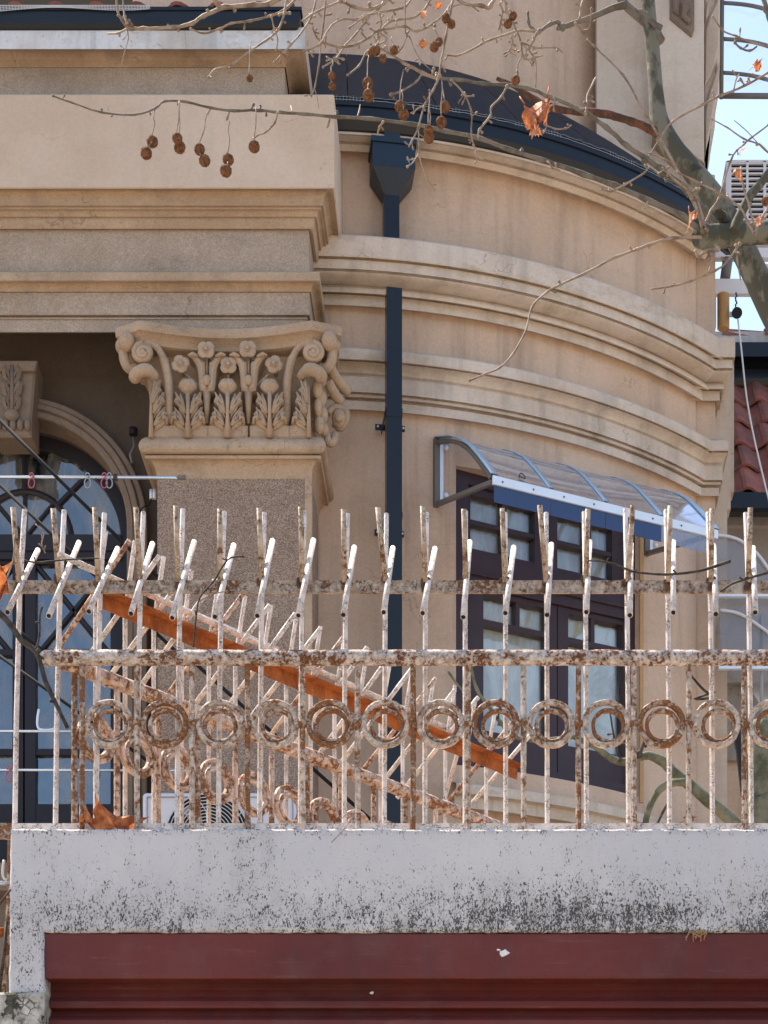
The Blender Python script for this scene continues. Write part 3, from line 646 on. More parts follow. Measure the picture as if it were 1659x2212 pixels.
kl.build('keystone_leaf', 'arch', B)

# french door in the arch
DY = 11.93
zsp0, zsp1 = Z(1215, DY), Z(1162, DY)
dr = MB()
arch_sweep(dr, [(.641, DY-.03), (.568, DY-.03), (.568, DY+.05)], z0=0)
dr.box(AXc-.57, AXc+.57, DY-.045, DY+.05, zsp0, zsp1); dr.box(AXc-.57, AXc+.57, DY-.055, DY-.045, zsp0+.045, zsp0+.06)
door = dr.build('arched_door', 'doorwood', B)
fl = MB()
hub = .27
for t in [math.pi*k/4 for k in range(1, 4)]:
    c, s = math.cos(t), math.sin(t)
    fl.tube([(AXc+hub*c, DY, zsp1+hub*s), (AXc+.58*c, DY, zsp1+.58*s)], .018, 6, smooth=False)
fl.tube([(AXc+hub*math.cos(t), DY, zsp1+hub*math.sin(t)) for t in [i*math.pi/24 for i in range(25)]], .018, 6, smooth=False)
for t in (math.pi/2, math.pi*.28, math.pi*.72):
    fl.tube([(AXc, DY, zsp1), (AXc+hub*math.cos(t), DY, zsp1+hub*math.sin(t))], .013, 6, smooth=False)
fl.build('fanlight_bars', 'doorwood', door)
for sx in (-1, 1):
    lf = MB()
    x0, x1 = (AXc+.005, AXc+.568) if sx > 0 else (AXc-.568, AXc-.005)
    sw = .062
    zb = Z(1740, DY)
    lf.box(x0, x0+sw, DY-.03, DY+.03, zb-.6, zsp0); lf.box(x1-sw, x1, DY-.03, DY+.03, zb-.6, zsp0)
    lf.box(x0+sw, x1-sw, DY-.025, DY+.03, zsp0-.02, zsp0); lf.box(x0+sw, x1-sw, DY-.025, DY+.03, zb-.6, zb)
    for yy in (1412, 1627): lf.box(x0+sw, x1-sw, DY-.022, DY+.03, Z(yy, DY)-.018, Z(yy, DY)+.018)
    a, b, c, d = (x0+sw, Z(1418, DY)), (x1-sw, Z(1222, DY)), (x0+sw, Z(1222, DY)), (x1-sw, Z(1418, DY))
    for p, q in ((a, b), (c, d)): lf.tube([(p[0], DY, p[1]), (q[0], DY, q[1])], .017, 6, smooth=False)
    lf.build('door_leaf', 'doorwood', door)
    for z0, z1 in ((Z(1412, DY)+.018, zsp0-.02), (Z(1627, DY)+.018, Z(1412, DY)-.018), (zb, Z(1627, DY)-.018)):
        MB().box(x0+sw-.004, x1-sw+.004, DY+.006, DY+.010, z0, z1).build('pane', 'doorglass', door)
arcp = [(AXc+.57*math.cos(t), zsp1+.57*math.sin(t)) for t in [i*math.pi/30 for i in range(31)]]
MB().prism(arcp, DY+.006, DY+.010).build('fanlight_pane', 'doorglass', door)
cu = MB(); vs = []; nU = 120
for i in range(nU+1):
    x = AXc-.62+1.24*i/nU; o = DY+.11+.038*math.sin(i*.5)+.018*math.sin(i*1.3+1)
    vs += [(x, o, 2), (x, o, Z(975, DY)+.02*math.sin(i*.7))]
cu.add(vs, [(2*i, 2*i+2, 2*i+3, 2*i+1) for i in range(nU)], True); cu.build('curtain', 'curtainblue', door)

# pilaster
PF = 11.36; PX0, PX1 = X(340, PF), X(672, PF)
sh = MB().box(PX0+.0, PX1-.0, PF, 12.1, 0, Z(1028, PF)); sh.build('pilaster_shaft', 'dash', B)
ed = MB(); ed.box(PX1-.035, PX1+.004, PF-.004, PF+.05, 0, Z(1028, PF)); ed.build('pilaster_margin', 'stone', B)
ppath = [(PX0, 12.1), (PX0, PF), (PX1, PF), (PX1, 12.1)]
def neck(rows): return [(o, Z(y, PF-o)) for o, y in rows]
tor = [(.045+.045*math.sin(math.pi*i/8), 944+19*(1-math.cos(math.pi*i/8))/1.0) for i in range(9)]
MB().sweep(neck([(-.02, 943.5)]+tor+[(.062, 984), (.058, 990)]+cove(.056, 991, .004, 1030, 8)+[(0, 1034)]), ppath).build('pilaster_necking', 'stone', B)
# capital
CYF = 11.31
cap = MB()
def cq(x, y): return (243+x*.3158, 675+y*.3158)       # measured on an enlargement of the capital
x0b, x1b = X(322, CYF), X(676, CYF)
zb, ztp = Z(946, CYF), Z(745, CYF)
rows = 8; prof = []
for i in range(rows+1):
    t = i/rows; prof.append((-.0+.05*t**2.2, zb+(ztp-zb)*t))
cap.sweep(prof, [(x0b, 12.1), (x0b, CYF+.095), (x1b, CYF+.095), (x1b, 12.1)])
capo = cap.build('capital', 'stone', B)
ab = MB()
apth = [(-1.99, 11.75), (-2.047, 11.265), (-1.905, 11.19)]
for i in range(1, 12):
    t = i/12; apth.append((-1.905+(.947)*t, 11.19+.085*math.sin(math.pi*t)))
apth += [(-.958, 11.19), (-.80, 11.25), (-.865, 11.75)]
za = Z(689, 11.19); zt2 = Z(712, 11.19); zt3 = Z(742, 11.24)
ab.sweep([(-.4, za+.002), (-.012, za), (0, za-.008), (.004, za-.03), (0, zt2), (-.012, zt2-.004), (-.02, zt2-.008), (-.035, zt2-.02), (-.042, zt2-.03), (-.044, zt3), (-.06, zt3-.004), (-.4, zt3-.006)], apth)
ab.build('abacus', 'stone', capo)
def cpoly(pts, d0, d1, ch, mbx, cx=0, mir=False):
    o = []
    for a, b in pts:
        o.append(cq(cx+(-a if mir else a), b))
    mbx.prism(px_poly(o, d0), d0, d1, ch, smooth=False)
BODY = [(0, 855), (138, 856), (139, 770), (118, 762), (104, 738), (70, 770), (34, 770), (22, 640), (20, 560), (0, 556)]
LOW = [(20, 800), (26, 700), (44, 664), (66, 660), (100, 634), (92, 662), (112, 684), (98, 706), (106, 738), (72, 772)]
UPP = [(16, 720), (22, 630), (36, 588), (50, 544), (64, 562), (92, 534), (84, 570), (98, 600), (72, 622), (60, 660), (34, 690)]
TIP = [(4, 640), (8, 500), (26, 432), (40, 462), (66, 452), (52, 496), (74, 522), (48, 556), (40, 610), (20, 650)]
BK = CYF+.12
def half_leaf(lm, cx, mir, tip=False):
    s = -1 if mir else 1
    cpoly(BODY, CYF-.018, BK, .010, lm, cx, mir)
    for k_, (poly, d, ends, root) in enumerate(((LOW, CYF-.040, ((92, 648), (100, 690), (96, 730)), (24, 775)), (UPP, CYF-.056, ((52, 556), (86, 545), (90, 602)), (20, 690)), (TIP, CYF-.062, ((28, 450), (58, 460), (66, 520)), (12, 620)))[:3 if tip else 2]):
        cpoly(poly, d, BK, .012, lm, cx, mir)
        for e_ in ends:
            mid_ = ((root[0]*.5+e_[0]*.5)*.86, root[1]*.45+e_[1]*.55)
            lm.tube([P(*cq(cx+s*x, y), d-.0005) for x, y in (root, mid_, e_)], [.0085, .0075, .0035], 6)
    lm.tube([P(*cq(cx+s*112, 765), CYF-.02), P(*cq(cx+s*104, 720), CYF-.045), P(*cq(cx+s*88, 712), CYF-.055), P(*cq(cx+s*84, 735), CYF-.05)], [.010, .011, .011, .008], 6)
def acanthus(cx):
    lm = MB()
    for mir in (False, True): half_leaf(lm, cx, mir)
    lm.tube([P(*cq(cx, 856), CYF-.03), P(*cq(cx, 700), CYF-.055), P(*cq(cx, 540), CYF-.06)], [.017, .010, .012], 8)
    for sx_ in (-1, 1): lm.tube([P(*cq(cx+sx_*22, 856), CYF-.022), P(*cq(cx+sx_*14, 760), CYF-.04)], [.007, .004], 6)
    lm.build('acanthus_leaf', 'stone', capo)
    bd = MB(); c = P(*cq(cx, 502), CYF-.045); vs = []; nu = 20
    # domed bud with a crisp under-edge
    rows_ = ((.012, -.050), (.040, -.026), (.050, -.012), (.052, -.006), (.050, .0), (.043, .016), (.030, .028), (.014, .034), (.001, .036))
    for r_, z_ in rows_:
        for i in range(nu): t = 2*math.pi*i/nu; q_ = 1+.05*math.cos(9*t)*(1 if z_ > 0 else .3); vs.append(c+Vector((r_*q_*math.cos(t), r_*.75*q_*math.sin(t), z_)))
    bd.add(vs, [(j*nu+i, j*nu+(i+1) % nu, (j+1)*nu+(i+1) % nu, (j+1)*nu+i) for j in range(len(rows_)-1) for i in range(nu)], True)
    for k in range(-2, 3): bd.tube([c+Vector((.020*k, -.036+.004*k*k, -.002)), c+Vector((.016*k, -.029+.003*k*k, .020)), c+Vector((.009*k, -.01, .034))], .0035, 5)
    bd.build('bud', 'stone', capo)
for cx in (515, 787, 1075): acanthus(cx)
for cx, mir in ((262, False), (1345, True)):
    lm = MB(); half_leaf(lm, cx, mir, True)
    s = -1 if mir else 1
    lm.tube([P(*cq(cx+s*2, 856), CYF-.03), P(*cq(cx+s*2, 700), CYF-.05), P(*cq(cx+s*4, 500), CYF-.055)], [.015, .010, .006], 8)
    lm.build('acanthus_leaf', 'stone', capo)
TUL = [(0, 535), (48, 525), (56, 490), (58, 430), (68, 360), (95, 312), (128, 290), (118, 280), (82, 281), (48, 300), (30, 326), (16, 330), (13, 425), (0, 428)]
for cx in (645, 930):
    tl = MB()
    for mir in (False, True): cpoly(TUL, CYF-.05, BK, .012, tl, cx, mir)
    tl.ball(P(*cq(cx, 462), CYF-.05), (.022, .015, .03), 8, 6)
    for s in (-1, 1): tl.tube([P(*cq(cx+s*60, 300), CYF-.05), P(*cq(cx+s*100, 283), CYF-.062), P(*cq(cx+s*130, 292), CYF-.055)], [.010, .012, .005], 6)
    tl.tube([P(*cq(cx, 530), CYF-.02), P(*cq(cx, 760), CYF+.0)], [.025, .009], 8)
    tl.tube([P(*cq(cx, 300), CYF-.02), P(*cq(cx, 425), CYF-.02)], .008, 6)
    tl.build('tulip', 'stone', capo)
for (fx, fy, a0) in ((640, 255, .78), (925, 250, .78), (465, 352, .35), (793, 360, .78), (1105, 355, -.3)):
    fm = MB(); c = P(*cq(fx, fy), CYF-.04)
    if fy < 300: c = P(*cq(fx, fy), CYF-.065)
    for k in range(4):
        t = a0+k*math.pi/2
        fm.ball(c+Vector((.027*math.cos(t), 0, .027*math.sin(t))), (.025, .011, .029), 12, 6, Matrix.Rotation(-t, 3, 'Y'))
    fm.tube([c+Vector((.017*math.cos(i*math.pi/6), -.012, .017*math.sin(i*math.pi/6))) for i in range(13)], .004, 5)
    fm.ball(c+Vector((0, -.014, 0)), .0125, 10, 6)
    fm.tube([c, (c.x, CYF+.13, c.z)], .012, 6)
    fm.build('flower', 'stone', capo)
for a in ([(480, 395), (530, 450), (590, 500), (622, 555)], [(1090, 395), (1040, 450), (985, 500), (955, 560)], [(793, 405), (793, 470)]):
    MB().tube([P(*cq(x, y), CYF-.012) for x, y in a], .0075, 6).build('flower_stalk', 'stone', capo)
for (vx, vy, s) in ((208, 275, 1), (1372, 272, -1)):
    vm = MB(); d = CYF-.075
    sp = []
    for i in range(34):
        t = i/33*3.6*math.pi; r = 62-46*i/33
        sp.append((vx+s*(-r*math.cos(t+.5*math.pi))*-1*1.0, vy-r*math.sin(t+.5*math.pi), r))
    vm.tube([P(*cq(x, y), d-.001*i) for i, (x, y, r) in enumerate(sp)], [.021-.011*i/33 for i in range(34)], 8)
    vm.ball(P(*cq(vx, vy), d+.03), (.058, .045, .058), 14, 8); vm.ball(P(*cq(vx, vy), d-.024), .018, 10, 6)
    bandp = [(vx+s*0, vy-64), (vx+s*70, vy-55), (vx+s*120, vy+0), (vx+s*152, vy+80), (vx+s*172, vy+180), (vx+s*180, vy+300), (vx+s*182, vy+420), (vx+s*196, vy+490)]
    vm.tube(smooth_pts([P(*cq(x, y), CYF-.055+.010*i) for i, (x, y) in enumerate(bandp)]), [.020]*8+[.026]*14, 8, flat=1.0)
    vm.build('volute', 'stone', capo)
    cm2 = MB()
    cm2.ball(P(*cq(vx-s*110, vy-75), 11.24), (.045, .05, .055), 12, 8); cm2.ball(P(*cq(vx-s*145, vy-40), 11.28), (.035, .05, .04), 12, 8)
    cm2.tube(smooth_pts([P(*cq(vx-s*130, vy-20), 11.27), P(*cq(vx-s*128, vy+50), 11.27), P(*cq(vx-s*95, vy+110), 11.28), P(*cq(vx-s*40, vy+100), 11.3)]), .028, 8)
    cm2.tube(smooth_pts([P(*cq(vx-s*70, vy+190), 11.26), P(*cq(vx-s*40, vy+140), 11.22), P(*cq(vx+s*20, vy+120), 11.22), P(*cq(vx+s*70, vy+150), 11.25), P(*cq(vx+s*85, vy+200), 11.3)]), [.02, .034, .036, .028, .01], 8)
    cm2.ball(P(*cq(vx-s*55, vy+165), 11.24), (.035, .04, .035), 12, 8)
    cm2.build('corner_curl', 'stone', capo)
sd = MB()
for x, y, Yd, r in ((1400, 520, 11.33, (.03, .04, .06)), (1425, 590, 11.36, (.035, .04, .05)), (1405, 650, 11.34, (.025, .04, .05)), (1440, 700, 11.38, (.03, .04, .045)), (1415, 770, 11.36, (.03, .04, .05)), (1445, 800, 11.40, (.03, .04, .035)), (1430, 470, 11.33, (.03, .03, .03))):
    sd.ball(P(*cq(x, y), Yd), r, 10, 7)
sd.tube(smooth_pts([P(*cq(1470, 330), 11.38), P(*cq(1510, 420), 11.42), P(*cq(1560, 490), 11.47), P(*cq(1612, 545), 11.52)]), .03, 8)
sd.tube(smooth_pts([P(*cq(1470, 470), 11.42), P(*cq(1520, 560), 11.46), P(*cq(1565, 615), 11.5)]), .03, 8)
sd.tube(smooth_pts([P(*cq(1470, 690), 11.46), P(*cq(1520, 650), 11.48), P(*cq(1590, 670), 11.5), P(*cq(1598, 730), 11.5), P(*cq(1560, 790), 11.5), P(*cq(1515, 760), 11.5)]), [.022]*14+[.02]*2, 8)
sd.ball(P(*cq(1548, 725), 11.48), (.04, .04, .055), 12, 8); sd.ball(P(*cq(1550, 725), 11.44), .022, 10, 6)
sd.tube(smooth_pts([P(*cq(1525, 830), 11.45), P(*cq(1510, 890), 11.43), P(*cq(1475, 885), 11.42), P(*cq(1470, 830), 11.45)]), .022, 8)
sd.build('side_scrolls', 'stone', capo)

# small fixture hanging in the dark loggia
lb = thing('wall_fixture', 'small dark fixture with a hanging wire in the shadow left of the pilaster', 'wall fixture', (-2.0, 11.7, Z(1000, 11.7)))
MB().tube([P(288, 925, 11.7), P(288, 940, 11.7)], .024, 10).build('rose', 'dark', lb)
MB().tube([P(288, 945, 11.66), P(290, 965, 11.62), P(281, 982, 11.6), P(285, 1000, 11.6)], .008, 6).build('arm', 'bracket', lb)
MB().tube([P(327, 1058, 11.6), P(327, 1078, 11.6)], .011, 8).tube([P(334, 1058, 11.6), P(334, 1078, 11.6)], .011, 8).build('insulator', 'alu', lb)
MB().tube(smooth_pts([P(327, 1078, 11.6), P(322, 1090, 11.58), P(306, 1098, 11.58), P(298, 1120, 11.6)]), .004, 5).build('wire', 'cable', lb)

# ------------------------------------------------------------------ downpipe
tp = ring(851, 3.5)[1]
def TL(u, r, z): return Vector((TX+r*math.sin(tp)+u*math.cos(tp), TY-r*math.cos(tp)+u*math.sin(tp), z))
def tbox(mb, u0, u1, r0, r1, z0, z1, b=None):
    b = b or (u0, u1, r0, r1)
    return mb.hexa([TL(b[0], b[3], z0), TL(b[1], b[3], z0), TL(b[1], b[2], z0), TL(b[0], b[2], z0), TL(u0, r1, z1), TL(u1, r1, z1), TL(u1, r0, z1), TL(u0, r0, z1)])
dp = thing('downpipe', 'black square rainwater pipe with a funnel hopper down the tower wall', 'drainpipe', (-.5, 11.7, 0))
pz = lambda y, r=3.45: RZ(851, y, r)
hw = .044
tbox(MB(), -hw, hw, 3.425, 3.525, .3, pz(626, 3.5)).build('pipe', 'black', dp)
tbox(MB(), -hw-.002, hw+.002, 3.424, 3.527, pz(905, 3.5), pz(896, 3.5)).build('pipe_joint', 'black', dp)
tbox(MB(), -hw, hw, 3.29, 3.385, pz(530, 3.38), pz(415, 3.38)).build('pipe', 'black', dp)
tbox(MB(), -hw-.003, hw+.003, 3.287, 3.388, pz(418, 3.38), pz(405, 3.38)).build('pipe_joint', 'bluehopper', dp)
h = MB()
tbox(h, -.118, .128, 3.265, 3.455, pz(361), pz(311)); tbox(h, -.118, .128, 3.265, 3.455, pz(406), pz(361.3), (-hw, hw, 3.29, 3.385))
tbox(h, -.126, .136, 3.262, 3.463, pz(310.6), pz(299))
ho = h.build('hopper', 'bluehopper', dp)
tbox(MB(), -.05, .04, 3.37, 3.455, pz(300), pz(262)).build('outlet', 'bluehopper', dp)
for y, r in ((903, 3.42), (1672, 3.42), (1125, 3.42)):
    br = MB(); tbox(br, -hw-.045, hw+.040, 3.30 if y < 1000 else 3.255, 3.31 if y < 1000 else 3.265, pz(y+6, r), pz(y-6, r))
    tbox(br, -hw-.006, -hw-.001, 3.26, 3.5, pz(y+6, r), pz(y-6, r)); tbox(br, hw+.001, hw+.006, 3.26, 3.5, pz(y+6, r), pz(y-6, r))
    bo = br.build('pipe_bracket', 'black', dp)
    for s in (-1, 1): MB().ball(TL(s*(hw+.03), 3.316 if y < 1000 else 3.27, pz(y, r)), .007, 8, 5).build('screw', 'alu', bo)

# ------------------------------------------------------------------ awning over the casement window
aa, _ = ring(944, TR+.012); ab_, _ = ring(1404, TR+.012)
ae = (ab_-aa); AW = ae.length; ae /= AW; an = Vector((ae.y, -ae.x))
azt = Z(948, aa.y); azb = Z(1095, aa.y)
k = (1066-CX)/F; AL = (k*aa.y-aa.x)/(an.x-k*an.y); q = aa+an*AL; azf = Z(1036, q.y)
def AWP(u, o, z): p = aa+ae*u+an*o; return Vector((p.x, p.y, z))
def abox(mb, u0, u1, o0, o1, z0, z1): return mb.hexa([AWP(u0, o1, z0), AWP(u1, o1, z0), AWP(u1, o0, z0), AWP(u0, o0, z0), AWP(u0, o1, z1), AWP(u1, o1, z1), AWP(u1, o0, z1), AWP(u0, o0, z1)])
aw = thing('awning', 'clear curved plastic awning with white front bar above the casement window', 'awning', (aa.x, aa.y, azt))
_s = [0, .27, .44, .60, .74, .90, 1.0]; _y = [949, 946, 952, 964, 984, 1010, 1028]
def aprof(t, grow=0):
    f = t/(math.pi/2); i = max(k for k in range(6) if _s[k] <= f+1e-9); g_ = (f-_s[i])/(_s[i+1]-_s[i]); yy = _y[i]+(_y[i+1]-_y[i])*g_
    o = AL*f; zq = Z(yy, aa.y+an.y*o)
    return o+grow*f, zq+grow*(1-f*.6)
NT = 16; ts = [math.pi/2*i/NT for i in range(NT+1)]
bounds = [0, .245, .49, .745, 1.0]
for i in range(4):
    u0, u1 = AW*bounds[i], AW*bounds[i+1]
    sh = MB(); vs = []
    for t in ts:
        o, z = aprof(t, .006); vs += [AWP(u0+.002, o, z), AWP(u1-.002, o, z)]
    sh.add(vs, [(2*j, 2*j+1, 2*j+3, 2*j+2) for j in range(NT)], True); sh.build('clear_sheet', 'poly', aw)
    abox(MB(), u0+.001, u1-.001, AL+.001, AL+.004, azf-.125, azf-.03).build('valance', 'polyblue' if i < 3 else 'poly', aw)
abox(MB(), -.01, AW+.01, AL+.002, AL+.016, azf-.032, azf+.016).build('front_bar', 'alu', aw)
for i in range(8):
    MB().ball(AWP(AW*(i+.25)/7.5, AL+.017, azf-.01), .006, 8, 5).build('screw', 'bracket', aw)
for i, bu in enumerate(bounds):
    rb = MB(); u = AW*bu; wd = .022 if i in (0, 4) else .014; vs = []
    for t in ts:
        o, z = aprof(t, .008); o2, z2 = aprof(t, .014); vs += [AWP(u-wd, o, z), AWP(u+wd, o, z), AWP(u+wd, o2, z2), AWP(u-wd, o2, z2)]
    rb.add(vs, [(4*j+a, 4*j+(a+1) % 4, 4*j+4+(a+1) % 4, 4*j+4+a) for j in range(NT) for a in range(4)], True)
    rb.build('curved_strip', 'alublue', aw)
for u in (.0, AW*.985):
    bk = MB(); wd = .012
    rad = [aprof(t) for t in ts]
    vs = []
    for t in ts:
        o, z = aprof(t, -.004); o2, z2 = aprof(t, -.030); vs += [AWP(u-wd, o, z), AWP(u+wd, o, z), AWP(u+wd, o2, z2), AWP(u-wd, o2, z2)]
    bk.add(vs, [(4*j+a, 4*j+(a+1) % 4, 4*j+4+(a+1) % 4, 4*j+4+a) for j in range(NT) for a in range(4)], True)
    abox(bk, u-.02, u+.012, -.012, .014, azb, azt)
    bk.tube([AWP(u, .01, azb+.012), AWP(u, AL-.01, azf-.01)], .017, 4, smooth=False)
    bo = bk.build('bracket', 'bracket', aw)
    abox(MB(), u+.013, u+.034, -.012, .016, azb+.03, azt-.03).build('wall_strip', 'alu', bo)
    for oo, zq in ((.14, azt-.05), (.045, azb+.07)): MB().ball(AWP(u+.05, .02, zq), .016, 8, 6).build('bolt', 'alu', bo)
mk = MB().tube(smooth_pts([AWP(.165, AL*.985, azf+.05), AWP(.18, AL*.96, azf+.085), AWP(.20, AL*.955, azf+.09), AWP(.205, AL*.985, azf+.055), AWP(.17, AL*.975, azf+.065)]), .0025, 5)
mk.build('pen_scribble', 'dark', aw)

# ------------------------------------------------------------------ gate portal with maroon lintel
G0 = 7.0
gp_ = thing('gate_portal', 'white concrete gate portal stained with black mould over a maroon lintel', 'gate', (.5, G0, 0))
gx0, gx1, lx = X(22, G0), 2.6, X(94, G0)
zl = Z(2158, G0)
def rough(a, b, step=.03, amp=.0022):
    a, b = Vector(a), Vector(b); n_ = max(1, int((b-a).length/step)); return [a+(b-a)*i/n_+Vector((random.uniform(-amp, amp), random.uniform(-amp, amp))) for i in range(n_)]
corners = [(gx0, PZT), (gx0-.006, zl), (lx+.004, zl), (lx, PZB), (gx1-.3, PZB), (gx1-.3, 0), (gx1, 0), (gx1, PZT)]
ol = []
for i in range(len(corners)): ol += rough(corners[i], corners[(i+1) % len(corners)])
MB().prism(ol, G0, G0+.24, .007).build('portal_frame', 'parapet', gp_)
st = MB(); so = []
sc_ = [(-1.95, 0), (X(97, G0), 0), (X(97, G0), Z(2146, G0)), (-1.95, Z(2140, G0))]
for i in range(4): so += rough(sc_[i], sc_[(i+1) % 4], .04, .003)
st.prism(so, G0-.022, G0+.3, .010); st.build('gate_pier', 'stub', gp_)
mz = lambda y: Z(y, G0+.03)
lp = [(G0+.25, Z(2013, G0)-.003), (G0+.014, Z(2013, G0)-.003), (G0+.012, Z(2016, G0)), (G0+.012, mz(2112)), (G0+.016, mz(2116)), (G0+.105, mz(2113)), (G0+.10, mz(2128)), (G0+.085, mz(2146)), (G0+.065, mz(2158)), (G0+.06, mz(2168)), (G0+.065, mz(2172)), (G0+.10, mz(2172)), (G0+.085, mz(2186)), (G0+.065, mz(2194)), (G0+.055, mz(2200)), (G0+.055, mz(2224)), (G0+.065, mz(2228)), (G0+.085, mz(2228)), (G0+.085, mz(2500)), (G0+.2, mz(2500))]
lm = MB(); vs = []
for xx in (lx+.002, gx1-.302): vs += [(xx, y, z) for y, z in lp]
k_ = len(lp); lm.add(vs, [(j, k_+j, k_+j+1, j+1) for j in range(k_-1)]+[tuple(range(k_-1, -1, -1))])
lm.build('lintel', 'maroon', gp_)
MB().box(lx+.002, .48, G0+.12, G0+.17, .05, mz(2500)).build('gate_leaf', 'maroon', gp_)
MB().box(.49, gx1-.302, G0+.12, G0+.17, .05, mz(2500)).build('gate_leaf', 'maroon', gp_)
# roof slab behind the parapet (the sunlit terrace over the gate)
MB().add([(gx0+.02, G0+.24, PZT-.10), (2.6, G0+.24, PZT-.10), (2.6, 11.4, PZT-.10), (1.6, 11.4, PZT-.10)], [(0, 1, 2, 3)]).build('terrace_slab', 'slab', gp_)
for (cx, cy, s, lab) in ((1090, 2058, 11, 'larger torn white paper scrap stuck on the maroon lintel'), (1077, 2051, 5, 'thin curl of white paper beside the larger scrap on the lintel'), (803, 2144, 6, 'lone white paint blister on the maroon moulding below the lintel')):
    o = []; Yp = G0+.009 if cy < 2100 else G0+.078
    for i in range(9):
        t = 2*math.pi*i/9; r = s*random.uniform(.6, 1.1); o.append((cx+r*math.cos(t), cy+r*(.9 if s > 9 else .55)*math.sin(t)))
    tag(MB().prism(px_poly(o, Yp), Yp, Yp+.006, .002).build('paper_scrap', 'paper', origin=P(cx, cy, Yp)), lab, 'paper scrap')
# dry moss tuft hanging over the lintel edge
mt = MB()
for i in range(22):
    a = P(1508+random.uniform(-14, 14), 2013+random.uniform(-2, 3), G0+.0)
    mt.tube([a, a+Vector((random.uniform(-.02, .02), -.006, random.uniform(-.01, .012))), a+Vector((random.uniform(-.025, .025), -.004, random.uniform(-.035, .004)))], .0016, 3, False)
tag(mt.build('moss_tuft', 'hose', origin=P(1508, 2013, G0)), 'little tuft of dry moss caught on the top edge of the maroon lintel', 'moss')

# ------------------------------------------------------------------ front railing with double rings
RY = 7.06
rr = thing('ring_railing', 'rusty white railing with a row of double rings standing on the parapet front', 'railing', (0, RY, PZT))
rz_ = Z(1421, RY); rx0, rx1 = X(98, RY), 1.75
npt = 120
MB().tube([(rx0-.018, RY, rz_), (rx0-.012, RY, rz_)]+[(rx0+(rx1-rx0)*i/npt, RY, rz_+random.uniform(-.0008, .0008)) for i in range(npt+1)], [.014, .021]+[.0265]*(npt+1), 16, jit=.03).build('top_rail', 'pipe', rr, origin=(rx0, RY, rz_))
RINGZ = Z(1564, RY)
def ringmesh(mb, c, ro, ri, dep, ax=Vector((1, 0, 0)), nrm=Vector((0, -1, 0)), n=40, ch=.004):
    sec = [(ri, dep/2-ch), (ri+ch, dep/2), (ro-ch, dep/2), (ro, dep/2-ch), (ro, -dep/2+ch), (ro-ch, -dep/2), (ri+ch, -dep/2), (ri, -dep/2+ch)]
    vs = []; c = Vector(c)
    for i in range(n):
        t = 2*math.pi*i/n; wob = 1+random.uniform(-.012, .012)
        for r, d in sec: vs.append(c+ax*r*wob*math.cos(t)+Vector((0, 0, 1))*r*wob*math.sin(t)+nrm*d)
    k = len(sec)
    return mb.add(vs, [(i*k+j, ((i+1) % n)*k+j, ((i+1) % n)*k+(j+1) % k, i*k+(j+1) % k) for i in range(n) for j in range(k)], False)
bal = [177+119.2*i for i in range(16)]
for i, px in enumerate(bal):
    x = X(px, RY)+random.uniform(-.001, .001)
    hv = 'peelheavy' if i % 3 == 0 else 'peel'
    MB().tube([(x, RY, PZT-.01), (x+random.uniform(-.002, .002), RY, PZT+.004), (x, RY, PZT+.12), (x+random.uniform(-.001, .001), RY, RINGZ), (x, RY, rz_-.10), (x, RY, rz_)], [.015, .0115, .0098, .0105, .0098, .0105], 8, smooth=False, jit=.08).build('baluster', hv, rr, origin=(x, RY, PZT))
for i in range(15):
    cx = X(bal[i]+59.6, RY)
    ro = ringmesh(MB(), (cx, RY, RINGZ), .0838, .0655, .022).build('ring', 'peelheavy' if i % 3 == 1 else 'peel', rr, origin=(cx, RY, RINGZ))
    dx = random.uniform(.001, .010); dz_ = -math.sqrt(max(0, .0058**2-.0*dx))
    ringmesh(MB(), (cx+dx, RY+.006, RINGZ+dz_), .0598, .0472, .026).build('inner_ring', 'peelheavy', ro, origin=(cx, RY, RINGZ))
    for s in (-1, 1): MB().ball((cx+s*.0895, RY-.002, RINGZ+random.uniform(-.004, .004)), (.012, .014, .013), 8, 6).build('weld', 'peelheavy', ro, origin=(cx, RY, RINGZ))

# front spiked fence
FY, FYB = 7.16, 7.09
sf = thing('spike_fence', 'white steel fence with triple spikes along the front parapet behind the ring railing', 'fence', (0, FY, PZT))
fz = Z(1268, FY); fx = X(-120, FY)
mr = MB()
for i in range(60):
    a, b = fx+(1.95-fx)*i/60, fx+(1.95-fx)*(i+1)/60
mr.box(fx, 1.95, FY-.004, FY+.006, fz-.022, fz+.022); mr.build('top_bar', 'rail', sf, origin=(0, FY, fz))
bz = Z(1779, FYB)
MB().box(X(26, FYB), 1.95, FYB-.004, FYB+.02, PZT-.003, bz).build('bottom_bar', 'peellight', sf, origin=(0, FYB, bz))
MB().box(fx, X(26, FYB)-.001, FYB-.004, FYB+.02, bz-.05, bz+.001).build('bottom_bar', 'peelheavy', sf, origin=(fx, FYB, bz))
posts = [-50, 41, 128, 215, 302, 388, 477, 565, 652, 746, 832, 919, 1005, 1092, 1181, 1265, 1355, 1443, 1535, 1618, 1706, 1795]
tipsA = [-64, 28, 115, 205, 294, 380, 475, 560, 650, 742, 816, 913, 1002, 1085, 1166, 1270, 1367, 1448, 1538, 1621, 1712, 1802]
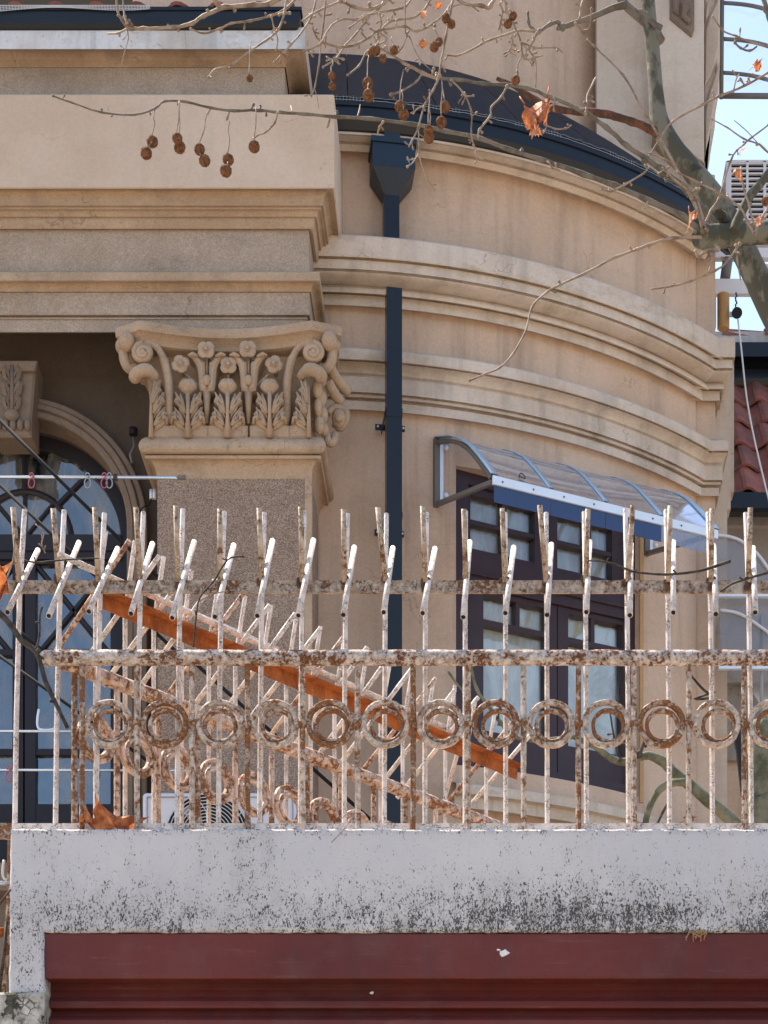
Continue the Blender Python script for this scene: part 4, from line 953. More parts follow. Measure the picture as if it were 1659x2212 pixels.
for i, px in enumerate(posts):
    x = X(px, FY); jx = random.uniform(-.002, .002)
    top = Vector((x+jx, FY+.085, Z(1106+random.uniform(-5, 5), FY+.085)))
    MB().tube([(x, FYB+.006, bz-.03), (x, FYB+.03, Z(1560, FY)), (x, FY+.012, fz), top], [.0092]*4, 8, smooth=False, jit=.03).build('post', 'peellight', sf, origin=(x, FY, fz))
    ya = FY-.092; ta = Vector((X(tipsA[i], ya), ya, Z(1094+random.uniform(-4, 6), ya)))
    sp = MB().tube([(x+random.uniform(-.004, .004), FY-.010, fz+.012), ta], [.0098, .0094], 10); spo = sp.build('spike', 'peelshade', sf, origin=(x, FY, fz))
    lo = Vector((x+random.uniform(-.006, .004), 7.0+random.uniform(-.01, .01), Z(1324+random.uniform(-5, 9), 7.0))); hi = Vector((x+.028+random.uniform(-.014, .012), 7.32+random.uniform(-.03, .02), Z(1176+random.uniform(-8, 12), 7.32)))
    so_ = MB().tube([lo, hi], [.0105, .0098], 10).build('spike', 'peellight', sf, origin=(x, FY, fz))
    d = (hi-lo).normalized(); MB().tube([lo-d*.0012, lo+d*.002], .0078, 8).build('hollow_end', 'dark', so_, origin=(x, FY, fz))
    wl = MB()
    for k in range(5): wl.ball((x+random.uniform(-.012, .010), FY-.008+random.uniform(-.005, .003), fz+random.uniform(-.016, .034)), (random.uniform(.007, .013), .007, random.uniform(.009, .016)), 7, 5)
    wl.build('weld', 'dead', sf, origin=(x, FY, fz))

# the side fences run diagonally back from the left corner
ux = Vector((.648, .762, 0)); ux.normalize(); uo = Vector((-ux.y, ux.x, 0))
RS = Vector((-1.462, 7.095, 0))
ds = thing('ring_railing', 'salmon rusted railing with oval-looking rings running diagonally back from the corner', 'railing', (RS.x, RS.y, PZT))
LD = 2.75; npt = 80
MB().tube([RS+ux*(LD*i/npt)+Vector((0, 0, rz_+random.uniform(-.001, .001)-.004)) for i in range(npt+1)], .0265, 14, jit=.035).build('top_rail', 'warmpipe', ds, origin=(RS.x, RS.y, rz_))
MB().tube([RS-ux*.0+Vector((-.02, 0, rz_)), RS+ux*.05+Vector((0, 0, rz_-.004))], [.022, .03], 10, jit=.1).build('rail_joint', 'peelheavy', ds, origin=(RS.x, RS.y, rz_))
nb = 14
for i in range(nb):
    p = RS+ux*(.035+.1895*i)
    MB().tube([(p.x, p.y, PZT-.4), (p.x, p.y, RINGZ), (p.x, p.y, rz_)], [.0125, .0115, .0115], 8, smooth=False, jit=.08).build('baluster', 'peelheavy' if i % 3 == 0 else 'warmpipe', ds, origin=(p.x, p.y, PZT))
    if i < nb-1:
        c = p+ux*.0948; c.z = RINGZ-.005
        ro = ringmesh(MB(), c, .0838, .0655, .022, ux, -uo).build('ring', 'warmpipe', ds, origin=c)
        ringmesh(MB(), c+Vector((0, 0, -.005)), .0598, .0472, .026, ux, -uo).build('inner_ring', 'warmpipe', ro, origin=c)
FS = Vector((-1.43, 7.205, 0))
df = thing('spike_fence', 'white spiked fence on an orange rusty angle iron running diagonally behind the front railing', 'fence', (FS.x, FS.y, PZT))
LF = 2.42
a0, a1 = FS+ux*.06, FS+ux*LF
def bar(mb, o0, o1, z0, z1, p=a0, q_=a1):
    return mb.hexa([p+uo*o0+Vector((0, 0, z0)), q_+uo*o0+Vector((0, 0, z0)), q_+uo*o1+Vector((0, 0, z0)), p+uo*o1+Vector((0, 0, z0)), p+uo*o0+Vector((0, 0, z1)), q_+uo*o0+Vector((0, 0, z1)), q_+uo*o1+Vector((0, 0, z1)), p+uo*o1+Vector((0, 0, z1))])
ai = MB(); bar(ai, -.003, .003, fz-.027, fz+.022); bar(ai, -.045, .003, fz+.0225, fz+.028)
ai.build('angle_iron', 'rust', df, origin=(FS.x, FS.y, fz))
for (p0, p1, zr_) in (((127, 1197), (985, 1582), 3.225), ((172, 1220), (600, 1404), 3.30)):
    Ya, Yb = zr_*F/(HY-p0[1]), zr_*F/(HY-p1[1])
    MB().tube([P(p0[0], p0[1], Ya), P((p0[0]+p1[0])/2, 0, (Ya+Yb)/2)*0+(P(p0[0], p0[1], Ya)+P(p1[0], p1[1], Yb))/2, P(p1[0], p1[1], Yb)], .0105, 10).build('long_tube', 'peellight', df, origin=(FS.x, FS.y, fz))
for i in range(18):
    p = FS+ux*(.075+.1345*i)+uo*.0165
    if i < 17:
        MB().tube([(p.x, p.y, PZT-.45), (p.x, p.y, fz), Vector((p.x, p.y, fz+.235+random.uniform(-.012, .012)))-uo*.055], .0088, 8, smooth=False, jit=.04).build('post', 'peellight', df, origin=(p.x, p.y, fz))
    v = Vector((.344+random.uniform(-.012, .012), -.22, .35+random.uniform(-.015, .015)))
    c = p+Vector((0, 0, fz-.005))+uo*.056
    if i == 15: v = Vector((.10, -.10, .30))
    MB().tube([c-v*.48, c+v*.52], [.0096, .0090], 10).build('spike', 'peellight' if i % 4 else 'warmpipe', df, origin=(p.x, p.y, fz))
# white lower rails crossing behind: long inclined tubes of the inner guard
# ------------------------------------------------------------------ cables, laundry poles and pegs
for i, (a, b, Yc, r, lab) in enumerate((
    ((-8, 900), (345, 1250), 9.6, .0085, 'upper dark stay cable slanting past the fanlight to the pilaster'),
    ((-8, 1040), (420, 1445), 9.6, .008, 'dark stay cable crossing the arched door from the fanlight bars'),
    ((-8, 1322), (130, 1435), 9.6, .008, 'short dark stay cable at the left edge above the railing corner'),
    ((-8, 1412), (400, 1700), 9.7, .008, 'lowest dark stay cable behind the left end of the railing'),
    ((405, 1418), (800, 1770), 9.9, .009, 'dark stay cable slanting across the pebbledash pilaster behind the railing'))):
    tag(MB().tube([P(*a, Yc), P((a[0]+b[0])/2, (a[1]+b[1])/2+1.5, Yc), P(*b, Yc)], r, 8).build('stay_cable', 'cable', origin=P(*a, Yc)), lab, 'cable', 'dark stay cables')
LY = 10.6
for y, x1, lab in ((1031, 393, 'steel laundry pole in front of the fanlight ending at the pilaster'), (1580, 290, 'upper thin laundry rail behind the corner of the railing'), (1664, 470, 'lower thin laundry rail behind the railing at door height')):
    o = thing('laundry_pole', lab, 'laundry pole', P(x1, y, LY), 'laundry poles')
    MB().tube([P(-60, y-1, LY), P(x1, y+1, LY)], .0085 if y < 1100 else .007, 8).build('pole', 'steel' if y < 1600 or 1 else 'wire', o)
    if y < 1100:
        MB().tube([P(x1-8, y, LY), P(x1+8, y, LY)], .0125, 10).build('end_cap', 'bracket', o)
        MB().tube([P(246, y, LY), P(254, y, LY)], .017, 10).build('clamp', 'darktwig', o)
def peg(px, py, col, lab):
    m = MB(); c = P(px, py, LY)
    m.tube([c+Vector((.016*math.sin(t), -.012, .010-.026+.026*math.cos(t)-.02)) for t in [i*math.pi/6 for i in range(13)]], .0035, 5)
    m.tube([c+Vector((.010*math.sin(t), -.010, .012*math.cos(t)+.006)) for t in [i*math.pi/5-2 for i in range(9)]], .0035, 5)
    tag(m.build('laundry_peg', col, origin=c), lab, 'clothes peg', 'clothes pegs on the poles')
peg(69, 1031, 'pink', 'pink ring peg on the upper pole left of the mullion')
peg(190, 1031, 'greyplastic', 'grey ring peg alone in the middle of the upper pole')
peg(226, 1031, 'pink', 'pink ring peg beside the dark clamp of the upper pole')
peg(237, 1031, 'greyplastic', 'small grey ring peg touching the pink one by the clamp')
peg(20, 1664, 'pink', 'pink peg on the lower laundry rail beside the leftmost fence post')
peg(210, 1662, 'dark', 'dark peg on the lower laundry rail between two fence posts')
hg = MB().tube(smooth_pts([P(84, 1532, LY), P(81, 1550, LY), P(81, 1568, LY), P(88, 1576, LY), P(112, 1576, LY), P(122, 1566, LY), P(124, 1530, LY)]), .0065, 6)
tag(hg.build('hook', 'alu', origin=P(100, 1576, LY)), 'white U-shaped hook standing on the upper thin laundry rail', 'hook')

# ------------------------------------------------------------------ air conditioners
ac = thing('air_conditioner', 'white air conditioner with round fan grille behind the railing at the pilaster foot', 'air conditioner', P(475, 1800, 11))
AY = 10.95
bx = MB(); ol = []
x0, x1, z0, z1, rd = X(308, AY), X(640, AY), Z(1712, AY)-.62, Z(1712, AY), .02
for cx_, cz_, t0 in ((x1-rd, z1-rd, 0), (x0+rd, z1-rd, 90), (x0+rd, z0+rd, 180), (x1-rd, z0+rd, 270)):
    for k in range(5): t = math.radians(t0+k*22.5); ol.append((cx_+rd*math.cos(t), cz_+rd*math.sin(t)))
bx.prism(ol, AY, AY+.3, .012); bo = bx.build('casing', 'acwhite', ac)
fc = Vector((X(448, AY), AY-.002, Z(1806, AY)))
fd = MB(); fd.tube([fc+Vector((0, .001, 0)), fc+Vector((0, -.002, 0))], .225, 36); fd.build('fan_opening', 'dark', ac)
gr = MB()
for r in [.03+.0175*i for i in range(12)]:
    gr.tube([fc+Vector((r*math.cos(t), -.010, r*math.sin(t))) for t in [i*math.pi/20 for i in range(41)]], .0028, 4, False)
for k in range(10):
    t = k*math.pi/5+.2; gr.tube([fc+Vector((.03*math.cos(t), -.012, .03*math.sin(t))), fc+Vector((.13*math.cos(t+.15), -.014, .13*math.sin(t+.15))), fc+Vector((.226*math.cos(t+.4), -.010, .226*math.sin(t+.4)))], .003, 4, False)
gr.build('fan_grille', 'wire', ac)
fb = MB()
for k in range(3):
    t = k*2.09; pts = [fc+Vector((r*math.cos(t+a), -.0045, r*math.sin(t+a))) for r, a in ((.04, 0), (.2, -.3), (.2, .3), (.05, .4))]
    fb.add(pts, [(0, 1, 2, 3)])
fb.build('fan_blades', 'greyplastic', ac)
fr = MB()
for (a, b) in (((318, 1722), (405, 1722)), ((318, 1722), (318, 1850)), ((520, 1722), (632, 1722)), ((632, 1722), (632, 1850))):
    fr.tube([P(*a, AY-.002), P(*b, AY-.002)], .004, 4)
fr.build('panel_rib', 'greyplastic', ac)
MB().box(x0+.06, x1-.06, AY+.02, AY+.28, z0-1.3, z0-.001).build('stand', 'acwhite', ac)

CYA = 13.6
a2 = thing('air_conditioner', 'air conditioner with slotted grille hung high against the sky at the right', 'air conditioner', P(1620, 480, CYA))
ax0, ax1, az0, az1 = X(1568, CYA), X(1700, CYA), Z(487, CYA), Z(338, CYA)
m = MB(); ol = []; rd = .035
for cx_, cz_, t0 in ((ax1-rd, az1-rd, 0), (ax0+rd, az1-rd, 90), (ax0+rd*.3, az0+rd*.3, 180), (ax1-rd*.3, az0+rd*.3, 270)):
    q_ = rd if t0 < 180 else rd*.3
    for k in range(5): t = math.radians(t0+k*22.5); ol.append((cx_+q_*math.cos(t), cz_+q_*math.sin(t)))
m.prism(ol, CYA+.03, CYA+.4, .004); m.build('casing', 'acwhite', a2)
MB().box(X(1578, CYA), ax1-.02, CYA+.026, CYA+.0295, Z(480, CYA), Z(350, CYA)).build('grille_back', 'dark', a2)
gm = MB()
cols = [(1568, 1580), (1612, 1617), (1649, 1655), (1688, 1700)]
for c0, c1 in cols: gm.box(X(c0, CYA), X(c1, CYA), CYA, CYA+.024, az0+.004, az1-.03)
for i in range(13): gm.box(X(1580, CYA), X(1688, CYA), CYA+.004, CYA+.022, Z(352+11*i-1.6, CYA)-.008, Z(352+11*i-1.6, CYA)+.002)
gm.box(X(1570, CYA), ax1-.004, CYA, CYA+.024, Z(350, CYA), az1-.028)
gm.build('slotted_grille', 'acwhite', a2)
bm_ = MB(); bm_.box(X(1526, 13.2), X(1636, 13.2), 13.2, 13.24, Z(634, 13.2), Z(602, 13.2)); bm_.build('support_beam', 'acwhite', a2)
MB().box(X(1526, 13.3), X(1541, 13.3), 13.3, 13.36, Z(640, 13.3), Z(556, 13.3)).build('support_post', 'bracket', a2)
MB().box(X(1524, 13.45), X(1700, 13.45), 13.45, 13.5, Z(556, 13.45), Z(535, 13.45)).build('support_beam', 'acwhite', a2)
MB().tube([P(1572, 560, 13.4), P(1566, 604, 13.4)], .035, 10).build('pipe_cover', 'bracket', a2)
MB().box(X(1640, 13.5), X(1760, 13.5), 13.5, 13.53, Z(600, 13.5), Z(570, 13.5)).build('mounting_plate', 'acwhite', a2)
for i in range(3): MB().ball(P(1533, 608+i*10, 13.195), .007, 6, 4).build('bolt', 'steel', a2)
hs = MB(); pts = []; rad = []
for i in range(45):
    y = 636+i*1.7; pts.append(P(1562.5, y, 13.05)); rad.append(.036+(.004 if i % 2 else -.003))
hs.tube(pts, rad, 14)
tag(hs.build('drain_hose', 'hose', origin=P(1562, 712, 13.05)), 'tan ribbed hose hanging under the beam by the tower pier', 'hose')
MB_ = MB().box(X(1527, 13.25), X(1547, 13.25), 13.25, 13.4, Z(705, 13.25), Z(638, 13.25)); tag(MB_.build('stucco_boxing', 'stucco', origin=P(1537, 705, 13.25)), 'small stuccoed boxing beside the tan ribbed hose', 'pipe boxing')
pu = thing('pulley', 'black pulley on a chain with a long pale rope in front of the tiled roof', 'pulley', P(1591, 676, 13.0))
MB().tube([P(1592, 676, 12.97), P(1592, 676, 13.03)], .034, 16).build('wheel', 'dark', pu)
MB().box(X(1574, 13.04), X(1598, 13.04), 13.035, 13.05, Z(676, 13), Z(666, 13)).build('arm', 'acwhite', pu)
ch = MB()
for i in range(8): ch.ball(P(1590+math.sin(i*2)*1.5, 634+i*5, 13), (.006, .006, .010), 6, 4)
ch.build('chain', 'bluehopper', pu)
MB().tube(smooth_pts([P(1594, 690, 12.98), P(1602, 760, 12.98), P(1613, 860, 12.98), P(1632, 960, 12.98), P(1662, 1085, 12.98)]), .0055, 8).build('rope', 'wire', pu)

# metal canopy frame against the sky
cf = thing('metal_canopy', 'steel framed translucent canopy against the sky in the top right corner', 'canopy', P(1562, 207, 13.6))
cy_ = 13.6
MB().tube([P(1560, -30, cy_), P(1558, 212, cy_)], .016, 6).build('post', 'bracket', cf)
for y in (6, 84, 157): MB().tube(smooth_pts([P(1560, y, cy_), P(1600, y+3, cy_), P(1640, y+10, cy_), P(1700, y+28, cy_+.2)]), .013, 6).build('curved_bar', 'bracket', cf)
MB().tube([P(1558, 207, cy_), P(1720, 208, cy_)], .018, 4).build('front_bar', 'bracket', cf)
MB().add([P(1562, -30, cy_+.03), P(1720, -30, cy_+.03), P(1720, 206, cy_+.03), P(1562, 206, cy_+.03)], [(0, 1, 2, 3)]).build('translucent_sheet', 'polyclear', cf)

# ------------------------------------------------------------------ neighbour house
nh = thing('neighbour_house', 'neighbouring house with a red tiled roof and black gutters behind the tower', 'house', (2.5, 15, 0))
ny = 15.0
ez = Z(1065, ny); pit = math.atan2(Z(828, 16.2)-ez, 1.2)
t2 = tile_mesh(.222, .47, .026)
tm_keep = tm; tm = t2
for r in range(5):
    for c in range(9):
        s = (.376*r)
        place_tile(nh, (1.68+c*.214+(r % 2)*.02, ny+.02+s*math.cos(pit), ez+.0+s*math.sin(pit)), pit-.03)
MB().add([(1.6, ny+.03, ez-.05), (4, ny+.03, ez-.05), (4, 16.4, ez+1.5), (1.6, 16.4, ez+1.5)], [(0, 1, 2, 3)]).build('roof_deck', 'dark', nh)
MB().sweep([(0, Z(1106, 14.9)+.01), (.10, Z(1106, 14.9)), (.12, Z(1100, 14.9)), (.12, Z(1066, 14.9)), (.0, Z(1066, 14.9))], [(1.4, 15.0), (4, 15.0)]).build('gutter', 'black', nh)
y2 = 16.2
MB().sweep([(0, Z(832, y2)), (.02, Z(820, y2)), (.02, Z(800, y2)), (.06, Z(798, y2)), (.06, Z(772, y2)), (.16, Z(770, y2-.16)), (.16, Z(739, y2-.16)), (0, Z(738, y2-.16))], [(1.4, y2), (4.5, y2)]).build('upper_gutter', 'black', nh)
MB().box(1.5, 4.5, y2+.0, y2+.4, Z(739, y2-.1), Z(716, y2)).build('parapet_render', 'whitefascia', nh)
rt = MB()
for i in range(5):
    x = 1.88+i*.34
    vs = []
    for j in range(9):
        t = math.pi*j/8; vs += [(x+.0, y2+.12-.13*math.cos(t), Z(716, y2)-.03+.10*math.sin(t)), (x+.33, y2+.12-.115*math.cos(t), Z(716, y2)-.035+.085*math.sin(t))]
    MB().add(vs, [(2*j, 2*j+1, 2*j+3, 2*j+2) for j in range(8)]+[tuple(range(0, 18, 2))], False).build('ridge_tile', 'tile', nh)
gyw = 15.25
MB().sweep([(0, 0), (0, Z(1170, gyw)), (.03, Z(1168, gyw)), (.03, Z(1146, gyw)), (.06, Z(1143, gyw)), (.06, Z(1122, gyw)), (.08, Z(1120, gyw)), (.08, Z(1100, gyw))], [(1.2, gyw), (4.5, gyw)]).build('house_wall', 'greywall', nh)
wbk = MB(); wbk.box(X(1560, 15.1), X(1760, 15.1), 15.12, 15.17, Z(1640, 15.1), Z(1600, 15.1)); wbk.box(X(1570, 15.1), X(1760, 15.1), 15.14, 15.18, Z(1470, 15.1), Z(1440, 15.1)); wbk.build('wall_ledge', 'greywall', nh)
MB().box(X(1540, 15.2), X(1760, 15.2), 15.18, 15.22, Z(1850, 15.2), Z(1640, 15.2)).build('lower_panel', 'stucco', nh)
# side canopy with two hazy tiers in front of it
sc2 = thing('awning', 'hazy two-tier plastic canopy at the right edge beside the tower pier', 'awning', P(1560, 1290, 12.7))
for (arcp_, ybot) in (([(1541, 1156), (1570, 1158), (1600, 1168), (1635, 1195), (1665, 1236), (1700, 1287)], 1285), ([(1556, 1318), (1585, 1322), (1610, 1332), (1640, 1352), (1665, 1374), (1705, 1440)], 1441)):
    ycan = 12.7
    sp = smooth_pts([P(a, b, ycan) for a, b in arcp_], 4)
    vs = []
    for p in sp: vs += [p, p+Vector((0, .9, 0))]
    MB().add(vs, [(2*j, 2*j+1, 2*j+3, 2*j+2) for j in range(len(sp)-1)], True).build('curved_sheet', 'polyhazy', sc2)
    MB().tube(sp, .010, 6).build('curved_strip', 'acwhite', sc2)
    f_ = [(p.x, p.z) for p in sp]+[(X(1705, ycan), Z(ybot, ycan)), (X(arcp_[0][0]+4, ycan), Z(ybot, ycan))]
    MB().prism(f_, ycan+.02, ycan+.024).build('end_sheet', 'polyhazy', sc2)
    MB().box(X(1552, ycan), X(1720, ycan), ycan-.02, ycan+.01, Z(ybot+6, ycan), Z(ybot, ycan)).build('front_bar', 'alu', sc2)
MB().prism([(X(1553, 12.75), Z(1441, 12.75)), (X(1553, 12.75), Z(1292, 12.75)), (X(1720, 12.75), Z(1292, 12.75)), (X(1720, 12.75), Z(1441, 12.75))], 12.76, 12.764).build('hazy_panel', 'polyhazy', sc2)
MB().tube([P(1645, 1330, 12.74), P(1645, 1560, 12.74)], .012, 6).build('post', 'greyplastic', sc2)

# ------------------------------------------------------------------ rusty side gate and ledges at the lower left edge
sg = thing('side_gate', 'rusty leaning post and bars at the left edge beside the white portal', 'gate', P(8, 2150, 7.3))
MB().tube([P(22, 1810, 7.3), P(20, 1930, 7.3), P(16, 2040, 7.3), P(6, 2150, 7.3), P(4, 2300, 7.3)], .010, 6, smooth=False, jit=.08).build('post', 'peelheavy', sg)
MB().tube([P(-80, 2014, 7.35), P(14, 2014, 7.35)], .018, 8, jit=.08).build('bar', 'rust', sg)
MB().tube([P(-4, 2160, 7.28), P(10, 2050, 7.28), P(14, 1990, 7.28)], .006, 6).build('bar', 'darktwig', sg)
MB().tube(smooth_pts([P(9, 1858, 7.4), P(6, 1880, 7.4), P(9, 1898, 7.4), P(30, 1906, 7.4)]), .005, 6).build('wire', 'wire', sg)
MB().tube([P(-60, 1906, 7.5), P(40, 1910, 7.5)], .010, 6).build('bar', 'steel', sg)
tag(MB().tube([P(-12, 2160, 6.95), P(8, 2118, 6.95), P(24, 2086, 6.95)][:0]+[P(-8, 1962, 6.97), P(10, 1938, 6.97), P(24, 1921, 6.97)], [.005, .004, .003], 6).build('twig', 'darktwig', origin=P(10, 1940, 6.97)), 'bare twig leaning on the left edge of the white portal', 'twig')
MB().sweep([(0, 0), (0, Z(2090, 11.3)), (.08, Z(2085, 11.3)), (.08, Z(2010, 11.3)), (0, Z(2005, 11.3)), (0, Z(1925, 11.3)), (.12, Z(1920, 11.3)), (.12, Z(1860, 11.3)), (0, Z(1850, 11.3))], [(-6, 11.45), (-2.0, 11.45)]).build('plinth_course', 'arch', B)

# ------------------------------------------------------------------ trees
def leaf_mesh(size, curl=.35, fold=.4, seed=0, narrow=1.0):
    rnd = random.Random(seed)
    out = [(0, -.12), (.10, .0), (.36, -.10), (.30, .06), (.52, .20), (.36, .26), (.44, .48), (.24, .44), (.20, .62), (.08, .66), (0, .98)]
    half = [Vector(p) for p in out]; pts = [(p.x, p.y) for p in half]+[(-p.x*rnd.uniform(.85, 1.1), p.y*rnd.uniform(.9, 1.08)) for p in reversed(half[1:-1])]
    mid = [(0, .02), (0, .2), (0, .4), (0, .6), (0, .8)]
    bm = bmesh.new(); vs = [bm.verts.new((x, 0, y)) for x, y in pts]
    f = bm.faces.new(vs); bmesh.ops.triangulate(bm, faces=[f]); bmesh.ops.subdivide_edges(bm, edges=bm.edges[:], cuts=2, use_grid_fill=True)
    for v in bm.verts:
        x, z = v.co.x, v.co.z
        v.co.y = -curl*z*z*.6+fold*abs(x)*(1 if x > 0 else .7)+.05*math.sin(9*x+4*z+seed)+rnd.uniform(-.012, .012)
        v.co.x = v.co.x*narrow+.08*math.sin(z*3+seed)
    V = [tuple(v.co*size) for v in bm.verts]; idx = {v: i for i, v in enumerate(bm.verts)}
    Fc = [tuple(idx[v] for v in f.verts) for f in bm.faces]; bm.free(); return V, Fc
def add_leaf(parent, pos, size, rot, seed, lmat='leaf', **k):
    V, Fc = leaf_mesh(size, seed=seed, **k); R = Matrix.Rotation(rot[1], 3, 'Y') @ Matrix.Rotation(rot[0], 3, 'X') @ Matrix.Rotation(rot[2], 3, 'Z')
    m = MB().add([R @ Vector(v)+Vector(pos) for v in V], Fc, True)
    m.tube([Vector(pos)+R @ Vector((0, 0, -.1*size)), Vector(pos)+R @ Vector((.04*size, .02*size, -.45*size))], size*.02, 5)
    return m.build('leaf' if parent is not None else 'fallen_leaf', lmat, parent, origin=pos)
tree = thing('plane_tree', 'bare plane tree with seed balls reaching across the facade from the right', 'tree', (2.3, 5.2, 0))
TD = 5.2
def br(pts, rad, mat, name='branch', Y0=TD, Y1=None, buds=0, sub=4, n=7, jit=.05, root=tree):
    Y1 = Y1 if Y1 is not None else Y0; m_ = len(pts)
    w3 = [P(a, b, Y0+(Y1-Y0)*i/(m_-1)) for i, (a, b) in enumerate(pts)]
    if not isinstance(rad, (list, tuple)): rad = [rad]*m_
    rad = [rad[min(len(rad)-1, int(i*len(rad)/m_))] for i in range(m_)] if len(rad) != m_ else rad
    sp = smooth_pts(w3, sub); rs = []
    for i in range(len(sp)):
        t = i/sub; a = min(int(t), m_-1); b = min(a+1, m_-1); rs.append((rad[a]+(rad[b]-rad[a])*(t-a))*(.74 if mat == 'twig' else .62 if mat == 'branch' else 1)*Y0/F)
    # knuckles at the nodes of thin twigs
    if buds:
        for i in range(len(sp)):
            if i % sub == 0 and 0 < i < len(sp)-1: rs[i] *= 1.35
            sp[i] = sp[i]+Vector((random.uniform(-1, 1), random.uniform(-1, 1), random.uniform(-1, 1)))*rs[i]*.18
    mb = MB().tube(sp, rs, n, jit=jit)
    for k in range(buds):
        i = random.randint(1, len(sp)-2); t = (sp[i+1]-sp[i-1]).normalized(); s = Vector((random.uniform(-1, 1), random.uniform(-.4, .4), random.uniform(-1, 1)))
        s = (s-t*s.dot(t)).normalized(); d = (s+t*random.uniform(-.6, .8)).normalized(); L = random.uniform(5, 12)*Y0/F
        c = sp[i]+d*L*.9
        mb.tube([sp[i], sp[i]+d*L*.5, c], [rs[i]*.8, rs[i]*.55, rs[i]*.9], 5); q = d.to_track_quat('Z', 'Y').to_matrix()
        mb.ball(c+d*L*.3, (rs[i]*.9+.0008, rs[i]*.9+.0008, L*.42), 6, 5, q)
    if buds: mb.ball(sp[0], rs[0]*1.9, 6, 5)
    return mb.build(name, mat, root)
tr_ = [(1384, -130), (1390, -60), (1398, -10), (1405, 60), (1412, 130), (1417, 200), (1425, 262), (1452, 318), (1490, 365), (1530, 412), (1568, 468), (1604, 536), (1634, 598), (1668, 668), (1740, 800), (1850, 1150), (1960, 1800), (2020, 2800), (2060, 4560)]
br(tr_, [17, 16, 15, 15, 15, 16, 20, 23, 24, 25, 26, 27, 28, 30, 42, 60, 80, 95, 115], 'bark', 'trunk', n=18, jit=.02, sub=3)
br([(1512, 514), (1530, 512), (1560, 510), (1600, 506), (1650, 503), (1760, 500), (1850, 560), (1930, 900), (1975, 1800)], [21, 25, 24, 23, 23, 24, 28, 40, 60], 'bark', 'cut_limb', 5.0, 5.2, n=16, jit=.03)
br([(1570, 480), (1562, 470), (1552, 462)], [14, 12, 10], 'bark', 'branch_stub', 5.08, 5.02, n=10)
br([(1426, 90), (1410, 62), (1385, 40), (1352, 12), (1336, -14)], [20, 17, 15, 15, 14], 'branch', 'branch', 5.2, n=12)
br([(1352, 10), (1322, 18), (1290, 32), (1255, 45), (1218, 58), (1206, 60)], [12, 10, 9, 8, 8, 8], 'branch', 'branch', 5.18, n=10, jit=.1)
br([(1430, 60), (1412, 50), (1395, 30), (1380, 22)], [9, 9, 8, 5], 'branch', 'branch_stub', 5.15, n=9, jit=.12)
br([(1216, 58), (1205, 48), (1188, 52), (1165, 67), (1150, 62), (1142, 48), (1140, 24)], [7, 6, 6, 5, 5, 5, 4], 'branch', 'twig', 5.18, buds=2)
br([(944, 170), (994, 172), (1044, 181), (1089, 183), (1139, 190), (1189, 210), (1259, 240), (1309, 275), (1354, 315), (1394, 341), (1429, 367), (1479, 405), (1520, 455), (1555, 492)], [5, 5, 5, 5.5, 6, 6, 7, 7.5, 8, 9, 10, 11, 12, 13], 'branch', 'branch', 4.85, 5.1, buds=7, n=9)
br([(115, 207), (150, 220), (220, 243), (290, 248), (335, 234), (355, 219), (400, 220), (455, 233), (505, 239), (560, 238), (605, 243), (660, 246), (725, 252), (800, 257), (890, 268), (960, 282), (1035, 299), (1100, 323), (1170, 345), (1260, 376), (1330, 401), (1400, 432), (1475, 468), (1518, 502)], [2.6, 2.7, 2.8, 3, 3.2, 3.4, 3.6, 3.8, 4.2, 4.4, 4.6, 4.8, 5.2, 5.6, 6, 6.4, 6.8, 7.2, 7.6, 8, 8.4, 9, 10, 11], 'branch', 'branch', 4.6, 5.0, buds=14, sub=3, n=9)
br([(1072, 169), (1110, 186), (1150, 212), (1180, 228), (1230, 240), (1290, 243), (1340, 254), (1400, 276), (1432, 296)], [4, 5, 7, 8, 7, 8, 8, 9, 12], 'dead', 'dead_branch', 5.1, 5.2, n=9, jit=.16, sub=5)
tw = 'twig'
br([(1015, 822), (1050, 807), (1078, 795), (1108, 765), (1135, 715), (1150, 663), (1180, 632), (1212, 614), (1260, 592), (1330, 556), (1400, 530), (1450, 515), (1515, 512)], [2.6, 2.5, 2.6, 2.7, 2.8, 3, 3, 3.2, 3.3, 3.5, 3.8, 4, 5], tw, tw, 4.8, 4.95, buds=5)
br([(1244, 55), (1284, 100), (1346, 162), (1384, 230), (1424, 295), (1464, 370), (1495, 430), (1526, 497)], [2, 2.4, 2.8, 3, 3.5, 4, 4.2, 5], tw, tw, 5.0, 5.0, buds=3)
br([(1540, 36), (1562, 66), (1590, 78), (1625, 92), (1670, 105)], [2, 2.2, 2.4, 2.6, 2.8], tw, tw, 5.0, buds=2)
br([(1404, 335), (1429, 295), (1454, 262), (1514, 228), (1554, 208), (1609, 185), (1662, 156), (1740, 120)], [2.2, 2.6, 3, 3, 3, 3, 3, 3], tw, tw, 5.05, buds=5)
br([(1518, 492), (1536, 455), (1554, 425), (1579, 345), (1597, 320)], [4, 3.2, 3, 2.6, 2.2], tw, tw, 5.0, buds=3)
br([(1690, 330), (1662, 372), (1640, 400), (1619, 425), (1594, 475), (1585, 500)], [8, 8.5, 9, 9.5, 10, 11], 'bark', 'branch', 5.0, buds=0, n=10)
br([(1526, 497), (1505, 430), (1484, 400), (1449, 352), (1400, 330)], [4, 3.4, 3, 2.6, 2.2], tw, tw, 4.98, buds=4)
br([(1518, 500), (1496, 425), (1460, 390), (1430, 362)], [4, 3, 2.8, 2.4], tw, tw, 4.98, buds=3)
br([(1630, 505), (1615, 480), (1600, 450), (1560, 420), (1500, 390), (1460, 370)], [4, 3.4, 3, 3, 2.8, 2.4], tw, tw, 4.95, buds=4)
